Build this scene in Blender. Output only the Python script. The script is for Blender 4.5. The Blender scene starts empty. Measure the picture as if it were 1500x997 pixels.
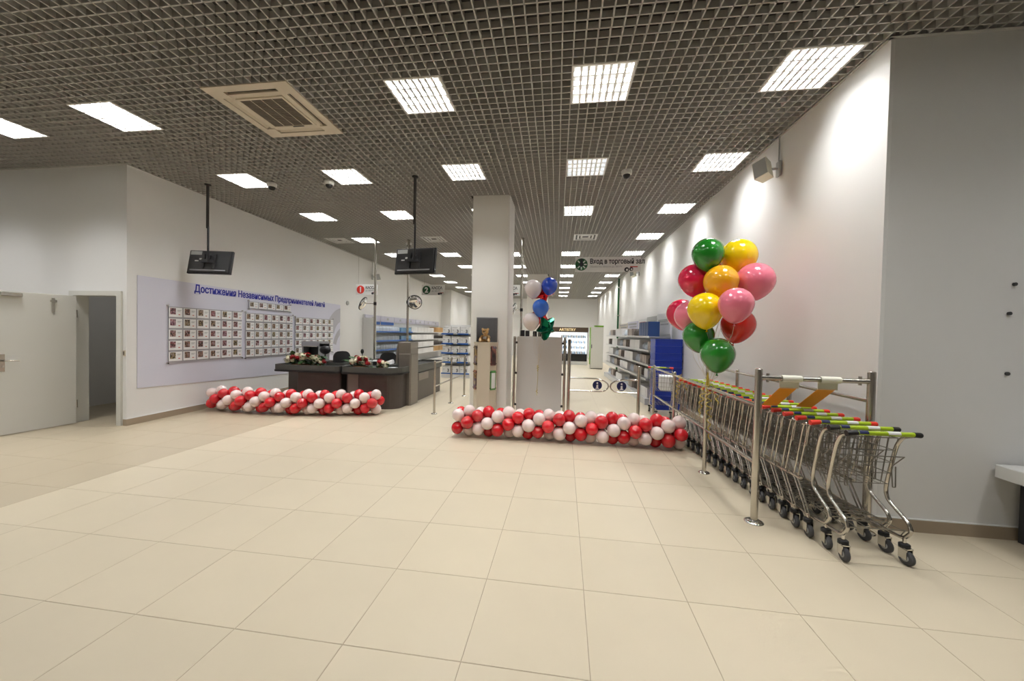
import bpy, math, random
from mathutils import Vector, Matrix
random.seed(7)
R = math.radians
PI = math.pi
S = bpy.context.scene
COL = S.collection

# ------------------------------------------------------------------ camera
cam_d = bpy.data.cameras.new('camera')
cam_d.sensor_width = 36.0
cam_d.lens = 545.46 / 1500 * 36.0
cam_d.clip_start = 0.05
cam_d.clip_end = 200
cam = bpy.data.objects.new('camera', cam_d)
COL.objects.link(cam)
S.camera = cam
YAW, PITCH, ROLL, CAM_H = 0.13793, -0.01919, 0.02129, 1.551
_f = Vector((-math.sin(YAW) * math.cos(PITCH), math.cos(YAW) * math.cos(PITCH), math.sin(PITCH)))
_r = Vector((math.cos(YAW), math.sin(YAW), 0))
_d = _f.cross(_r)
_r2 = _r * math.cos(ROLL) - _d * math.sin(ROLL)
_d2 = _r * math.sin(ROLL) + _d * math.cos(ROLL)
m3 = Matrix((_r2, -_d2, -_f)).transposed()
cam.matrix_world = Matrix.Translation((0, 0, CAM_H)) @ m3.to_4x4()

# ------------------------------------------------------------------ world, exposure
w = bpy.data.worlds.new('world')
S.world = w
w.use_nodes = True
w.node_tree.nodes['Background'].inputs[0].default_value = (0.5, 0.52, 0.55, 1)
w.node_tree.nodes['Background'].inputs[1].default_value = 0.02
S.view_settings.view_transform = 'Standard'
S.view_settings.look = 'None'
S.view_settings.exposure = 0.0
S.view_settings.gamma = 1.0
S.view_settings.use_curve_mapping = False
LAMP_POWER = 36.0
LAMP_COLOR = (0.985, 0.985, 0.98)

# ------------------------------------------------------------------ materials
MATS = {}
def mat(name, col=(0.5, 0.5, 0.5), rough=0.5, metal=0.0, var=0.06, scale=6.0, coat=0.0, emit=None, estr=0.0,
        trans=0.0, bump=0.0, objvar=0.0, ior=1.45, alpha=1.0, sheen=0.0, stretch=None):
    if name in MATS:
        return MATS[name]
    m = bpy.data.materials.new(name)
    m.use_nodes = True
    nt = m.node_tree
    N, L = nt.nodes, nt.links
    b = N['Principled BSDF']
    b.inputs['Roughness'].default_value = rough
    b.inputs['Metallic'].default_value = metal
    b.inputs['IOR'].default_value = ior
    b.inputs['Coat Weight'].default_value = coat
    b.inputs['Transmission Weight'].default_value = trans
    b.inputs['Alpha'].default_value = alpha
    if sheen:
        b.inputs['Sheen Weight'].default_value = sheen
    tc = N.new('ShaderNodeTexCoord')
    no = N.new('ShaderNodeTexNoise')
    no.inputs['Scale'].default_value = scale
    no.inputs['Detail'].default_value = 4
    if stretch:
        mp = N.new('ShaderNodeMapping')
        mp.inputs['Scale'].default_value = stretch
        L.new(tc.outputs['Object'], mp.inputs['Vector'])
        L.new(mp.outputs['Vector'], no.inputs['Vector'])
    else:
        L.new(tc.outputs['Object'], no.inputs['Vector'])
    ra = N.new('ShaderNodeMapRange')
    ra.inputs['To Min'].default_value = 1 - var
    ra.inputs['To Max'].default_value = 1 + var
    L.new(no.outputs['Fac'], ra.inputs['Value'])
    mx = N.new('ShaderNodeMix')
    mx.data_type = 'RGBA'
    mx.blend_type = 'MULTIPLY'
    mx.inputs['Factor'].default_value = 1.0
    mx.inputs['A'].default_value = (*col, 1)
    cmb = N.new('ShaderNodeCombineColor')
    for i in range(3):
        L.new(ra.outputs['Result'], cmb.inputs[i])
    L.new(cmb.outputs[0], mx.inputs['B'])
    out = mx.outputs['Result']
    if objvar:
        oi = N.new('ShaderNodeObjectInfo')
        r2 = N.new('ShaderNodeMapRange')
        r2.inputs['To Min'].default_value = 1 - objvar
        r2.inputs['To Max'].default_value = 1 + objvar
        L.new(oi.outputs['Random'], r2.inputs['Value'])
        m2 = N.new('ShaderNodeMix')
        m2.data_type = 'RGBA'
        m2.blend_type = 'MULTIPLY'
        m2.inputs['Factor'].default_value = 1.0
        L.new(out, m2.inputs['A'])
        c2 = N.new('ShaderNodeCombineColor')
        for i in range(3):
            L.new(r2.outputs['Result'], c2.inputs[i])
        L.new(c2.outputs[0], m2.inputs['B'])
        out = m2.outputs['Result']
    L.new(out, b.inputs['Base Color'])
    if bump:
        bp = N.new('ShaderNodeBump')
        bp.inputs['Strength'].default_value = bump
        bp.inputs['Distance'].default_value = 0.01
        L.new(no.outputs['Fac'], bp.inputs['Height'])
        L.new(bp.outputs['Normal'], b.inputs['Normal'])
    if emit:
        b.inputs['Emission Color'].default_value = (*emit, 1)
        b.inputs['Emission Strength'].default_value = estr
    MATS[name] = m
    return m

def photo_mat():
    m = bpy.data.materials.new('portrait_print')
    m.use_nodes = True
    N, L = m.node_tree.nodes, m.node_tree.links
    b = N['Principled BSDF']
    b.inputs['Roughness'].default_value = 0.4
    tc = N.new('ShaderNodeTexCoord')
    oi = N.new('ShaderNodeObjectInfo')
    mp = N.new('ShaderNodeVectorMath')
    mp.operation = 'ADD'
    ml = N.new('ShaderNodeMath')
    ml.operation = 'MULTIPLY'
    ml.inputs[1].default_value = 90.0
    L.new(oi.outputs['Random'], ml.inputs[0])
    L.new(tc.outputs['Object'], mp.inputs[0])
    L.new(ml.outputs[0], mp.inputs[1])
    no = N.new('ShaderNodeTexNoise')
    no.inputs['Scale'].default_value = 3.6
    no.inputs['Detail'].default_value = 2
    L.new(mp.outputs[0], no.inputs['Vector'])
    cr = N.new('ShaderNodeValToRGB')
    e = cr.color_ramp.elements
    e[0].position, e[0].color = 0.36, (0.025, 0.02, 0.022, 1)
    e[1].position, e[1].color = 0.66, (0.45, 0.36, 0.30, 1)
    for p, c in ((0.46, (0.10, 0.06, 0.05, 1)), (0.53, (0.40, 0.23, 0.16, 1)), (0.58, (0.10, 0.10, 0.17, 1))):
        x = e.new(p)
        x.color = c
    L.new(no.outputs['Fac'], cr.inputs['Fac'])
    hs = N.new('ShaderNodeHueSaturation')
    hh = N.new('ShaderNodeMapRange')
    hh.inputs['To Min'].default_value = 0.44
    hh.inputs['To Max'].default_value = 0.58
    L.new(oi.outputs['Random'], hh.inputs['Value'])
    L.new(hh.outputs['Result'], hs.inputs['Hue'])
    hs.inputs['Saturation'].default_value = 1.25
    L.new(cr.outputs['Color'], hs.inputs['Color'])
    L.new(hs.outputs['Color'], b.inputs['Base Color'])
    return m

M_WALL = mat('wall_paint', (0.80, 0.795, 0.78), 0.6, var=0.02, scale=1.5)
M_WALL2 = mat('wall_paint_grey', (0.74, 0.735, 0.72), 0.6, var=0.02, scale=1.5)
M_COLUMN = mat('column_paint', (0.80, 0.785, 0.74), 0.5, var=0.02, scale=2)
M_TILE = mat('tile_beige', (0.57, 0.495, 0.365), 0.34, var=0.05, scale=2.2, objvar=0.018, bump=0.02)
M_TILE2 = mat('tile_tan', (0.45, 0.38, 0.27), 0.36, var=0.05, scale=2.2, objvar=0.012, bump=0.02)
M_GROUT = mat('grout', (0.36, 0.30, 0.215), 0.8)
M_BASE = mat('baseboard_tile', (0.36, 0.29, 0.21), 0.4, var=0.05)
M_TRIM = mat('white_trim', (0.78, 0.78, 0.77), 0.4, var=0.02)
M_GRID = mat('ceiling_blade', (0.46, 0.45, 0.425), 0.5, var=0.03)
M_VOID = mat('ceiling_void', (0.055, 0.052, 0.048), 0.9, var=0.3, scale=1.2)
M_LAMPW = mat('lamp_white', (0.82, 0.82, 0.80), 0.35, var=0.01)
M_LOUVRE = mat('louvre_aluminium', (0.86, 0.86, 0.85), 0.25, metal=0.6, var=0.02)
M_STEEL = mat('stainless_steel', (0.56, 0.53, 0.48), 0.24, metal=1.0, var=0.06, scale=20)
M_CHROME = mat('chrome', (0.66, 0.64, 0.60), 0.12, metal=1.0, var=0.03)
M_WIRE = mat('zinc_wire', (0.30, 0.285, 0.25), 0.34, metal=1.0, var=0.06, scale=20)
M_BLACK = mat('black_plastic', (0.012, 0.012, 0.013), 0.4, var=0.1)
M_DKGREY = mat('dark_grey_plastic', (0.05, 0.05, 0.052), 0.5, var=0.1)
M_TVBACK = mat('monitor_back', (0.018, 0.018, 0.019), 0.38, var=0.15)
M_RUBBER = mat('grey_rubber', (0.07, 0.07, 0.075), 0.6, var=0.1)
M_WHITEP = mat('white_plastic', (0.75, 0.75, 0.73), 0.35, var=0.02)
M_CREAM = mat('cream_plastic', (0.62, 0.55, 0.44), 0.4, var=0.03)
M_GRILLE = mat('grille_brown', (0.16, 0.135, 0.105), 0.6, var=0.08)
M_DOOR = mat('door_paint', (0.66, 0.65, 0.60), 0.45, var=0.02, scale=2)
M_LAM = mat('laminate_bronze', (0.090, 0.075, 0.067), 0.36, metal=0.4, var=0.07, scale=3, stretch=(1, 1, 12))
M_LAML = mat('laminate_light', (0.21, 0.185, 0.160), 0.36, metal=0.4, var=0.06, scale=3, stretch=(1, 1, 12))
M_TRAY = mat('tray_grey', (0.070, 0.070, 0.062), 0.45, var=0.06)
M_BELT = mat('belt_black', (0.022, 0.022, 0.022), 0.55, var=0.1)
M_PANEL = mat('panel_print', (0.66, 0.66, 0.76), 0.5, var=0.015, scale=1)
M_PANELG = mat('panel_swoosh', (0.46, 0.455, 0.50), 0.5, var=0.02, scale=1)
M_BLUETXT = mat('blue_lettering', (0.015, 0.02, 0.30), 0.5, var=0.02)
M_BLACKTXT = mat('black_lettering', (0.02, 0.02, 0.03), 0.5, var=0.02)
M_GREYTXT = mat('grey_lettering', (0.35, 0.35, 0.35), 0.5, var=0.02)
M_GOLDTXT = mat('gold_lettering', (0.85, 0.70, 0.40), 0.4, var=0.02, emit=(1, 0.8, 0.45), estr=0.5)
M_CARD = mat('card_white', (0.84, 0.84, 0.84), 0.25, var=0.02, coat=0.3)
M_REDMARK = mat('red_mark', (0.45, 0.03, 0.02), 0.5)
M_ACRYL = mat('acrylic_grey', (0.36, 0.36, 0.38), 0.2, var=0.03)
M_PHOTO = photo_mat()
M_BRED = mat('balloon_red', (0.62, 0.008, 0.016), 0.2, var=0.06, coat=0.7, objvar=0.12)
M_BPEARL = mat('balloon_pearl', (0.82, 0.66, 0.62), 0.22, var=0.05, coat=0.8, objvar=0.05, sheen=0.3)
BAL = {
    'green': mat('balloon_green', (0.012, 0.20, 0.014), 0.17, var=0.05, coat=0.6),
    'yellow': mat('balloon_yellow', (0.90, 0.62, 0.004), 0.17, var=0.05, coat=0.6),
    'orange': mat('balloon_orange', (0.87, 0.42, 0.01), 0.17, var=0.05, coat=0.6),
    'crimson': mat('balloon_crimson', (0.68, 0.01, 0.06), 0.17, var=0.05, coat=0.6),
    'red': mat('balloon_scarlet', (0.66, 0.02, 0.015), 0.17, var=0.05, coat=0.6),
    'pink': mat('balloon_pink', (0.80, 0.19, 0.27), 0.17, var=0.05, coat=0.6),
    'white': mat('balloon_white', (0.80, 0.72, 0.70), 0.2, var=0.04, coat=0.5),
    'blue': mat('balloon_blue', (0.008, 0.055, 0.50), 0.17, var=0.05, coat=0.6),
    'sky': mat('balloon_sky', (0.01, 0.12, 0.58), 0.17, var=0.05, coat=0.6),
}
M_FOILR = mat('foil_red', (0.55, 0.01, 0.015), 0.16, metal=0.8, var=0.05)
M_FOILG = mat('foil_green', (0.0, 0.13, 0.065), 0.16, metal=0.8, var=0.05)
M_RIBBON = mat('gold_ribbon', (0.75, 0.58, 0.10), 0.25, metal=0.5, var=0.05)
M_STRING = mat('pale_ribbon', (0.66, 0.58, 0.46), 0.4)
M_LIME = mat('lime_plastic', (0.36, 0.50, 0.02), 0.3, var=0.05)
M_REDCAP = mat('red_plastic', (0.68, 0.035, 0.02), 0.35, var=0.05)
M_NAVY = mat('navy_print', (0.015, 0.02, 0.09), 0.4)
M_ORANGE = mat('orange_strip', (0.78, 0.30, 0.008), 0.45, var=0.04)
M_IVORY = mat('ivory_sleeve', (0.80, 0.78, 0.66), 0.5, var=0.03)
M_BLUECR = mat('blue_crate', (0.006, 0.028, 0.30), 0.35, var=0.08)
M_BLUEBX = mat('blue_binder', (0.015, 0.05, 0.17), 0.4, var=0.06)
M_BLUEST = mat('blue_strip', (0.02, 0.10, 0.38), 0.4)
M_SHELF = mat('shelf_white', (0.66, 0.66, 0.65), 0.4, var=0.02)
M_SHELFG = mat('shelf_grey', (0.40, 0.40, 0.40), 0.35, metal=0.5, var=0.04)
M_BOXW = mat('carton_white', (0.74, 0.74, 0.74), 0.5, var=0.03, objvar=0.06)
M_BOXBR = mat('carton_brown', (0.42, 0.25, 0.10), 0.6, var=0.06, objvar=0.15)
M_BOTTLE = mat('bottle_pale', (0.62, 0.68, 0.76), 0.3, var=0.06, objvar=0.12)
M_BOTDK = mat('bottle_dark', (0.10, 0.085, 0.075), 0.3, var=0.1, objvar=0.4)
M_PINKBX = mat('packet_tan', (0.44, 0.38, 0.34), 0.5, var=0.1, objvar=0.3)
M_BLUEPK = mat('packet_blue', (0.14, 0.27, 0.42), 0.4, var=0.08, objvar=0.25)
M_HEAD = mat('header_lavender', (0.58, 0.57, 0.66), 0.5, var=0.03)
M_HEADG = mat('header_grey', (0.42, 0.43, 0.42), 0.5, var=0.04)
M_LIT = mat('lit_panel', (0.9, 0.92, 0.95), 0.4, var=0.01, emit=(0.93, 0.97, 1.0), estr=0.75)
M_BROWN = mat('brown_fascia', (0.085, 0.055, 0.035), 0.4, var=0.05)
M_GREEN = mat('bright_green', (0.18, 0.42, 0.01), 0.4)
M_DKGREEN = mat('dark_green', (0.012, 0.085, 0.03), 0.4)
M_MIRROR = mat('mirror_glass', (0.85, 0.85, 0.85), 0.02, metal=1.0, var=0.01)
M_BEAR = mat('bear_plush', (0.85, 0.52, 0.20), 0.9, var=0.2, scale=60, bump=0.4, sheen=0.5)
M_BEARL = mat('bear_muzzle', (0.80, 0.60, 0.36), 0.9, var=0.15, scale=60)
M_SMOKE = mat('smoked_back', (0.13, 0.13, 0.135), 0.3, var=0.08, scale=3, stretch=(8, 1, 1))
M_PILLAR = mat('display_pillar', (0.62, 0.55, 0.43), 0.35, var=0.03)
M_LEAF = mat('leaf_green', (0.025, 0.085, 0.018), 0.5, var=0.3, scale=20)
M_ROSEW = mat('rose_white', (0.80, 0.76, 0.60), 0.6, var=0.08)
M_ROSER = mat('rose_red', (0.35, 0.008, 0.015), 0.6, var=0.12)
M_BASKET = mat('wicker', (0.22, 0.10, 0.045), 0.7, var=0.3, scale=40)
M_BOARD = mat('grey_board', (0.68, 0.675, 0.66), 0.4, var=0.02)
M_PAPERG = mat('paper_green', (0.10, 0.30, 0.08), 0.5)
M_GLASS = bpy.data.materials.new('clear_acrylic')
M_GLASS.use_nodes = True
_n = M_GLASS.node_tree
_n.nodes.clear()
_o = _n.nodes.new('ShaderNodeOutputMaterial')
_t = _n.nodes.new('ShaderNodeBsdfTransparent')
_t.inputs[0].default_value = (0.93, 0.94, 0.95, 1)
_g = _n.nodes.new('ShaderNodeBsdfGlossy')
_g.inputs['Roughness'].default_value = 0.05
_fr = _n.nodes.new('ShaderNodeLayerWeight')
_fr.inputs[0].default_value = 0.25
_mx = _n.nodes.new('ShaderNodeMixShader')
_n.links.new(_fr.outputs['Fresnel'], _mx.inputs[0])
_n.links.new(_t.outputs[0], _mx.inputs[1])
_n.links.new(_g.outputs[0], _mx.inputs[2])
_n.links.new(_mx.outputs[0], _o.inputs[0])

# ------------------------------------------------------------------ mesh helpers
class MB:
    def __init__(s):
        s.v, s.f, s.sm = [], [], []
    def add(s, vs, fs, smooth=False):
        o = len(s.v)
        s.v += [tuple(q) for q in vs]
        s.f += [tuple(i + o for i in f) for f in fs]
        s.sm += [smooth] * len(fs)
        return s
    def box(s, x0, x1, y0, y1, z0, z1):
        vs = [(x0, y0, z0), (x1, y0, z0), (x1, y1, z0), (x0, y1, z0), (x0, y0, z1), (x1, y0, z1), (x1, y1, z1), (x0, y1, z1)]
        return s.add(vs, [(0, 3, 2, 1), (4, 5, 6, 7), (0, 1, 5, 4), (1, 2, 6, 5), (2, 3, 7, 6), (3, 0, 4, 7)])
    def bbox(s, x0, x1, y0, y1, z0, z1, b=0.01):
        # box with chamfered vertical and top edges
        pts = [(x0 + b, y0), (x1 - b, y0), (x1, y0 + b), (x1, y1 - b), (x1 - b, y1), (x0 + b, y1), (x0, y1 - b), (x0, y0 + b)]
        cx, cy = (x0 + x1) / 2, (y0 + y1) / 2
        def inset(p):
            return (cx + (p[0] - cx) * (1 - 2 * b / max(x1 - x0, 1e-4)), cy + (p[1] - cy) * (1 - 2 * b / max(y1 - y0, 1e-4)))
        vs = [(*p, z0) for p in pts] + [(*p, z1 - b) for p in pts] + [(*inset(p), z1) for p in pts]
        n = 8
        fs = [tuple(range(n - 1, -1, -1)), tuple(range(2 * n, 3 * n))]
        for k in range(2):
            for i in range(n):
                j = (i + 1) % n
                fs.append((k * n + i, k * n + j, k * n + n + j, k * n + n + i))
        return s.add(vs, fs)
    def cyl(s, p0, p1, r0, r1=None, n=12, caps=True):
        r1 = r0 if r1 is None else r1
        p0, p1 = Vector(p0), Vector(p1)
        d = (p1 - p0).normalized()
        a = d.orthogonal().normalized()
        b = d.cross(a)
        vs = []
        for p, r in ((p0, r0), (p1, r1)):
            for i in range(n):
                t = 2 * PI * i / n
                vs.append(p + (a * math.cos(t) + b * math.sin(t)) * r)
        s.add(vs, [(i, (i + 1) % n, n + (i + 1) % n, n + i) for i in range(n)], True)
        if caps:
            s.add(vs, [tuple(range(n - 1, -1, -1)), tuple(range(n, 2 * n))])
        return s
    def tube(s, pts, r, n=6, closed=False):
        P = [Vector(p) for p in pts]
        m = len(P)
        vs = []
        pa = None
        for i in range(m):
            if closed:
                d = (P[(i + 1) % m] - P[i - 1])
            else:
                d = (P[min(i + 1, m - 1)] - P[max(i - 1, 0)])
            d.normalize()
            if pa is None:
                a = d.orthogonal().normalized()
            else:
                a = (pa - d * pa.dot(d))
                a = a.normalized() if a.length > 1e-6 else d.orthogonal().normalized()
            pa = a
            b = d.cross(a)
            for k in range(n):
                t = 2 * PI * k / n
                vs.append(P[i] + (a * math.cos(t) + b * math.sin(t)) * r)
        fs = []
        for i in range(m if closed else m - 1):
            j = (i + 1) % m
            for k in range(n):
                k2 = (k + 1) % n
                fs.append((i * n + k, i * n + k2, j * n + k2, j * n + k))
        s.add(vs, fs, n > 4)
        if not closed:
            s.add(vs, [tuple(range(n - 1, -1, -1)), tuple(range((m - 1) * n, m * n))])
        return s
    def lathe(s, prof, n=16, c=(0, 0, 0), smooth=True):
        vs, fs = [], []
        for r, z in prof:
            for i in range(n):
                t = 2 * PI * i / n
                vs.append((c[0] + r * math.cos(t), c[1] + r * math.sin(t), c[2] + z))
        for k in range(len(prof) - 1):
            for i in range(n):
                j = (i + 1) % n
                fs.append((k * n + i, k * n + j, (k + 1) * n + j, (k + 1) * n + i))
        s.add(vs, fs, smooth)
        m = len(prof) - 1
        caps = []
        if prof[0][0] > 1e-4:
            caps.append(tuple(range(n - 1, -1, -1)))
        if prof[m][0] > 1e-4:
            caps.append(tuple(range(m * n, m * n + n)))
        s.add(vs, caps)
        return s
    def ball(s, c, r, nu=14, nv=9):
        r = (r, r, r) if not isinstance(r, (tuple, list)) else r
        vs, fs = [], []
        for k in range(nv + 1):
            ph = PI * k / nv
            for i in range(nu):
                t = 2 * PI * i / nu
                vs.append((c[0] + r[0] * math.sin(ph) * math.cos(t), c[1] + r[1] * math.sin(ph) * math.sin(t), c[2] - r[2] * math.cos(ph)))
        for k in range(nv):
            for i in range(nu):
                j = (i + 1) % nu
                fs.append((k * nu + i, k * nu + j, (k + 1) * nu + j, (k + 1) * nu + i))
        return s.add(vs, fs, True)
    def prism(s, poly, z0, z1, smooth=False):
        n = len(poly)
        vs = [(*p, z0) for p in poly] + [(*p, z1) for p in poly]
        s.add(vs, [tuple(range(n - 1, -1, -1)), tuple(range(n, 2 * n))])
        return s.add(vs, [(i, (i + 1) % n, n + (i + 1) % n, n + i) for i in range(n)], smooth)
    def mesh(s, name, m):
        me = bpy.data.meshes.new(name)
        me.from_pydata(s.v, [], s.f)
        me.polygons.foreach_set('use_smooth', s.sm)
        me.materials.append(m)
        me.update()
        return me
    def build(s, name, m, parent=None, loc=(0, 0, 0), rz=0.0):
        return put(name, s.mesh(name, m), parent, loc, (0, 0, rz))

def put(name, me, parent=None, loc=(0, 0, 0), rot=(0, 0, 0), scale=None):
    o = bpy.data.objects.new(name, me)
    o.location = loc
    o.rotation_euler = rot
    if scale:
        o.scale = scale
    o.parent = parent
    COL.objects.link(o)
    return o

def tag(o, label, cat, group=None):
    o['label'] = label
    o['category'] = cat
    if group:
        o['group'] = group
    return o

def thing(name, label, cat, loc=(0, 0, 0), rz=0.0, group=None):
    return tag(put(name, None, None, loc, (0, 0, rz)), label, cat, group)

def struct(o):
    o['kind'] = 'structure'
    return o

def copy_tree(o, parent=None):
    c = o.copy()
    COL.objects.link(c)
    c.parent = parent
    for ch in list(o.children):
        copy_tree(ch, c)
    return c

def rbox_poly(x0, x1, y0, y1, radii, n=6):
    # radii: (front-left, front-right, back-right, back-left)
    P = []
    for (cx, cy, sx, sy, a0), r in zip(((x0, y0, 1, 1, PI), (x1, y0, -1, 1, 1.5 * PI), (x1, y1, -1, -1, 0), (x0, y1, 1, -1, 0.5 * PI)), radii):
        if r < 1e-4:
            P.append((cx, cy))
        else:
            for k in range(n + 1):
                a = a0 + (PI / 2) * k / n
                P.append((cx + sx * r + r * math.cos(a), cy + sy * r + r * math.sin(a)))
    return P

def text(name, body, size, m, parent, loc, rot, extrude=0.002, bold=0.0, align='LEFT', sx=1.0):
    cu = bpy.data.curves.new(name, 'FONT')
    cu.body = body
    cu.size = size
    cu.extrude = extrude
    cu.offset = bold
    cu.align_x = align
    cu.align_y = 'BOTTOM_BASELINE'
    cu.resolution_u = 3
    t = bpy.data.objects.new(name + '_curve', cu)
    COL.objects.link(t)
    bpy.context.view_layer.update()
    dg = bpy.context.evaluated_depsgraph_get()
    me = bpy.data.meshes.new_from_object(t.evaluated_get(dg))
    bpy.data.objects.remove(t)
    bpy.data.curves.remove(cu)
    me.materials.clear()
    me.materials.append(m)
    return put(name, me, parent, loc, rot, (sx, 1, 1))

H = 4.0            # ceiling height
def sh(u, v):      # the shop's long axis runs a hair off the tile grid
    return u - 0.02 * (v - 4.5)

# ------------------------------------------------------------------ floor
T = 0.6
X0, Y0 = -1.0445, 1.679
FX0, FX1, FY0, FY1 = -10.6, 6.4, -4.2, 26.6
floor = struct(MB().box(FX0, FX1, FY0, FY1, -0.12, -0.0015).build('floor', M_GROUT))
floor['label'] = 'beige square floor tiles with thin dark joints'
g = 0.0010
def tile_mesh(name, m):
    b = MB()
    a = T / 2 - g
    c = a - 0.002
    vs = [(-a, -a, -0.003), (a, -a, -0.003), (a, a, -0.003), (-a, a, -0.003), (-c, -c, 0), (c, -c, 0), (c, c, 0), (-c, c, 0)]
    b.add(vs, [(4, 5, 6, 7), (0, 1, 5, 4), (1, 2, 6, 5), (2, 3, 7, 6), (3, 0, 4, 7)])
    return b.mesh(name, m)
tm1, tm2 = tile_mesh('floor_tile', M_TILE), tile_mesh('floor_tile_tan', M_TILE2)
cand, rest1, rest2 = [], [], []
i0, i1 = int((FX0 - X0) / T), int((FX1 - X0) / T)
j0, j1 = int((FY0 - Y0) / T), int((FY1 - Y0) / T)
for i in range(i0, i1):
    for j in range(j0, j1):
        cx, cy = X0 + (i + 0.5) * T, Y0 + (j + 0.5) * T
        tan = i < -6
        vis = cy > 1.1 and cy < 7.4 and -1.75 * cy - 0.5 < cx < 1.35 * cy + 0.5 and (-8.2 < cx < 5)
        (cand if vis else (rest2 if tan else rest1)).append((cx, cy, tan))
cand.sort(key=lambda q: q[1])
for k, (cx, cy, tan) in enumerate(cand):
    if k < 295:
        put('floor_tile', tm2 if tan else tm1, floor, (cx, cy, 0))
    else:
        (rest2 if tan else rest1).append((cx, cy, tan))
for lst, m in ((rest1, M_TILE), (rest2, M_TILE2)):
    b = MB()
    for cx, cy, _ in lst:
        a = T / 2 - g
        b.add([(cx - a, cy - a, 0), (cx + a, cy - a, 0), (cx + a, cy + a, 0), (cx - a, cy + a, 0)], [(0, 1, 2, 3)])
    o = b.build('floor_tiles_far', m, floor)
    o['kind'] = 'stuff'

# ------------------------------------------------------------------ walls
WT = 4.6
def wall(name, x0, x1, y0, y1, m=None, z0=0.0, z1=WT):
    return struct(MB().box(x0, x1, y0, y1, z0, z1).build(name, m or M_WALL))
def slant_wall(name, xa, ya, xb, yb, th, m=None):
    # th > 0: thickness towards +x
    return struct(MB().prism([(xa, ya), (xa + th, ya), (xb + th, yb), (xb, yb)] if th > 0 else [(xa + th, ya), (xa, ya), (xb, yb), (xb + th, yb)], 0, WT).build(name, m or M_WALL))
LW = (-6.65, 4.85)
def lwx(y):
    return LW[0] - 0.03 * (y - LW[1])
def rwx(y):
    return 2.57 - 0.015 * (y - 3.45)
slant_wall('wall_left', LW[0], 4.85, lwx(21.0), 21.0, -0.13)
wall('wall_left_rear', -8.0, -6.55, 21.0, 26.0)
slant_wall('wall_right', 2.57, 3.45, rwx(26), 26.0, 0.25)
wall('wall_front_right', 2.60, 6.4, 3.449, 3.65, M_WALL2)
wall('wall_back', -8.0, 3.0, 26.0, 26.2)
DX0, DX1, DZ = -7.60, -6.80, 2.0
wall('wall_front_left', -10.6, DX0 - 0.04, 4.85, 5.0)
struct(MB().box(DX0 - 0.04, -6.78, 4.85, 4.999, DZ + 0.03, WT).build('wall_front_left_lintel', M_WALL))
wall('wall_outer_left', -10.8, -10.6, -4.2, 9.0)
wall('wall_outer_right', 6.4, 6.6, -4.2, 3.65)
wall('wall_behind', -10.8, 6.6, -4.4, -4.2)
wall('wall_storeroom_back', -10.6, -6.79, 7.6, 7.8)
wall('wall_storeroom_side', -9.0, -8.85, 5.0, 7.6)
struct(MB().box(-8.85, -6.79, 5.0, 7.6, 2.7, 2.8).build('ceiling_storeroom', M_WALL2))

column = struct(MB().bbox(-1.68, -1.0, 6.6, 7.25, 0, 4.03, 0.012).build('column', M_COLUMN))
column['label'] = 'white square column standing behind the balloon garland'
column2 = struct(MB().bbox(-1.55, -0.72, 15.4, 16.1, 0, 4.03, 0.012).build('column', M_COLUMN))
column2['label'] = 'white square column deep inside the shop'

def baseboard(name, x0, x1, y0, y1):
    o = struct(MB().box(x0, x1, y0, y1, 0, 0.10).build(name, M_BASE))
    struct(MB().box(x0, x1, y0, y1, 0.10, 0.108).build('trim_cap', M_TRIM, o))
    return o
o = MB().prism([(LW[0], 4.84), (LW[0] + 0.014, 4.84), (lwx(11.5) + 0.014, 11.5), (lwx(11.5), 11.5)], 0, 0.10).build('baseboard_left', M_BASE)
struct(o)
MB().prism([(LW[0], 4.84), (LW[0] + 0.015, 4.84), (lwx(11.5) + 0.015, 11.5), (lwx(11.5), 11.5)], 0.10, 0.108).build('trim_cap', M_TRIM, o)
baseboard('baseboard_front_left', -6.70, LW[0] + 0.014, 4.836, 4.85)
baseboard('baseboard_door_wall', -10.6, DX0 - 0.08, 4.836, 4.85)
baseboard('baseboard_front_right', 2.556, 6.4, 3.436, 3.45)
baseboard('baseboard_storeroom', -8.85, -6.79, 7.586, 7.6)
o = struct(MB().prism([(2.556, 3.45), (2.57, 3.45), (rwx(9), 9), (rwx(9) - 0.014, 9)], 0, 0.10).build('baseboard_right', M_BASE))

# door
fr = struct(MB().box(DX0 - 0.08, DX0, 4.82, 5.02, 0, DZ + 0.07).box(DX1, DX1 + 0.08, 4.82, 5.02, 0, DZ + 0.07)
            .box(DX0, DX1, 4.82, 5.02, DZ, DZ + 0.07).build('trim_door_frame', M_DOOR))
leaf = struct(put('door_1', MB().bbox(-0.022, 0.022, -0.80, 0.0, 0.012, 1.985, 0.003).mesh('door_1', M_DOOR), None, (-7.52, 4.80, 0), (0, 0, R(-5))))
leaf['label'] = 'cream door leaf standing wide open beside the dark doorway'
MB().box(0.022, 0.026, -0.78, -0.72, 0.88, 1.12).build('lock_plate', M_STEEL, leaf)
MB().cyl((0.022, -0.74, 1.03), (0.07, -0.74, 1.03), 0.012).tube([(0.07, -0.745, 1.03), (0.074, -0.70, 1.03), (0.07, -0.61, 1.028)], 0.01, 8).build('handle', M_CHROME, leaf)
MB().cyl((0.022, -0.735, 0.95), (0.03, -0.735, 0.95), 0.016).build('keyhole', M_CHROME, leaf)
MB().bbox(0.022, 0.065, -0.77, -0.57, 1.92, 1.965, 0.005).build('door_closer', M_STEEL, leaf)
MB().box(0.022, 0.034, -0.27, -0.24, 1.72, 1.93).box(0.022, 0.05, -0.285, -0.225, 1.87, 1.90).build('door_stay', M_STEEL, leaf)
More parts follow.
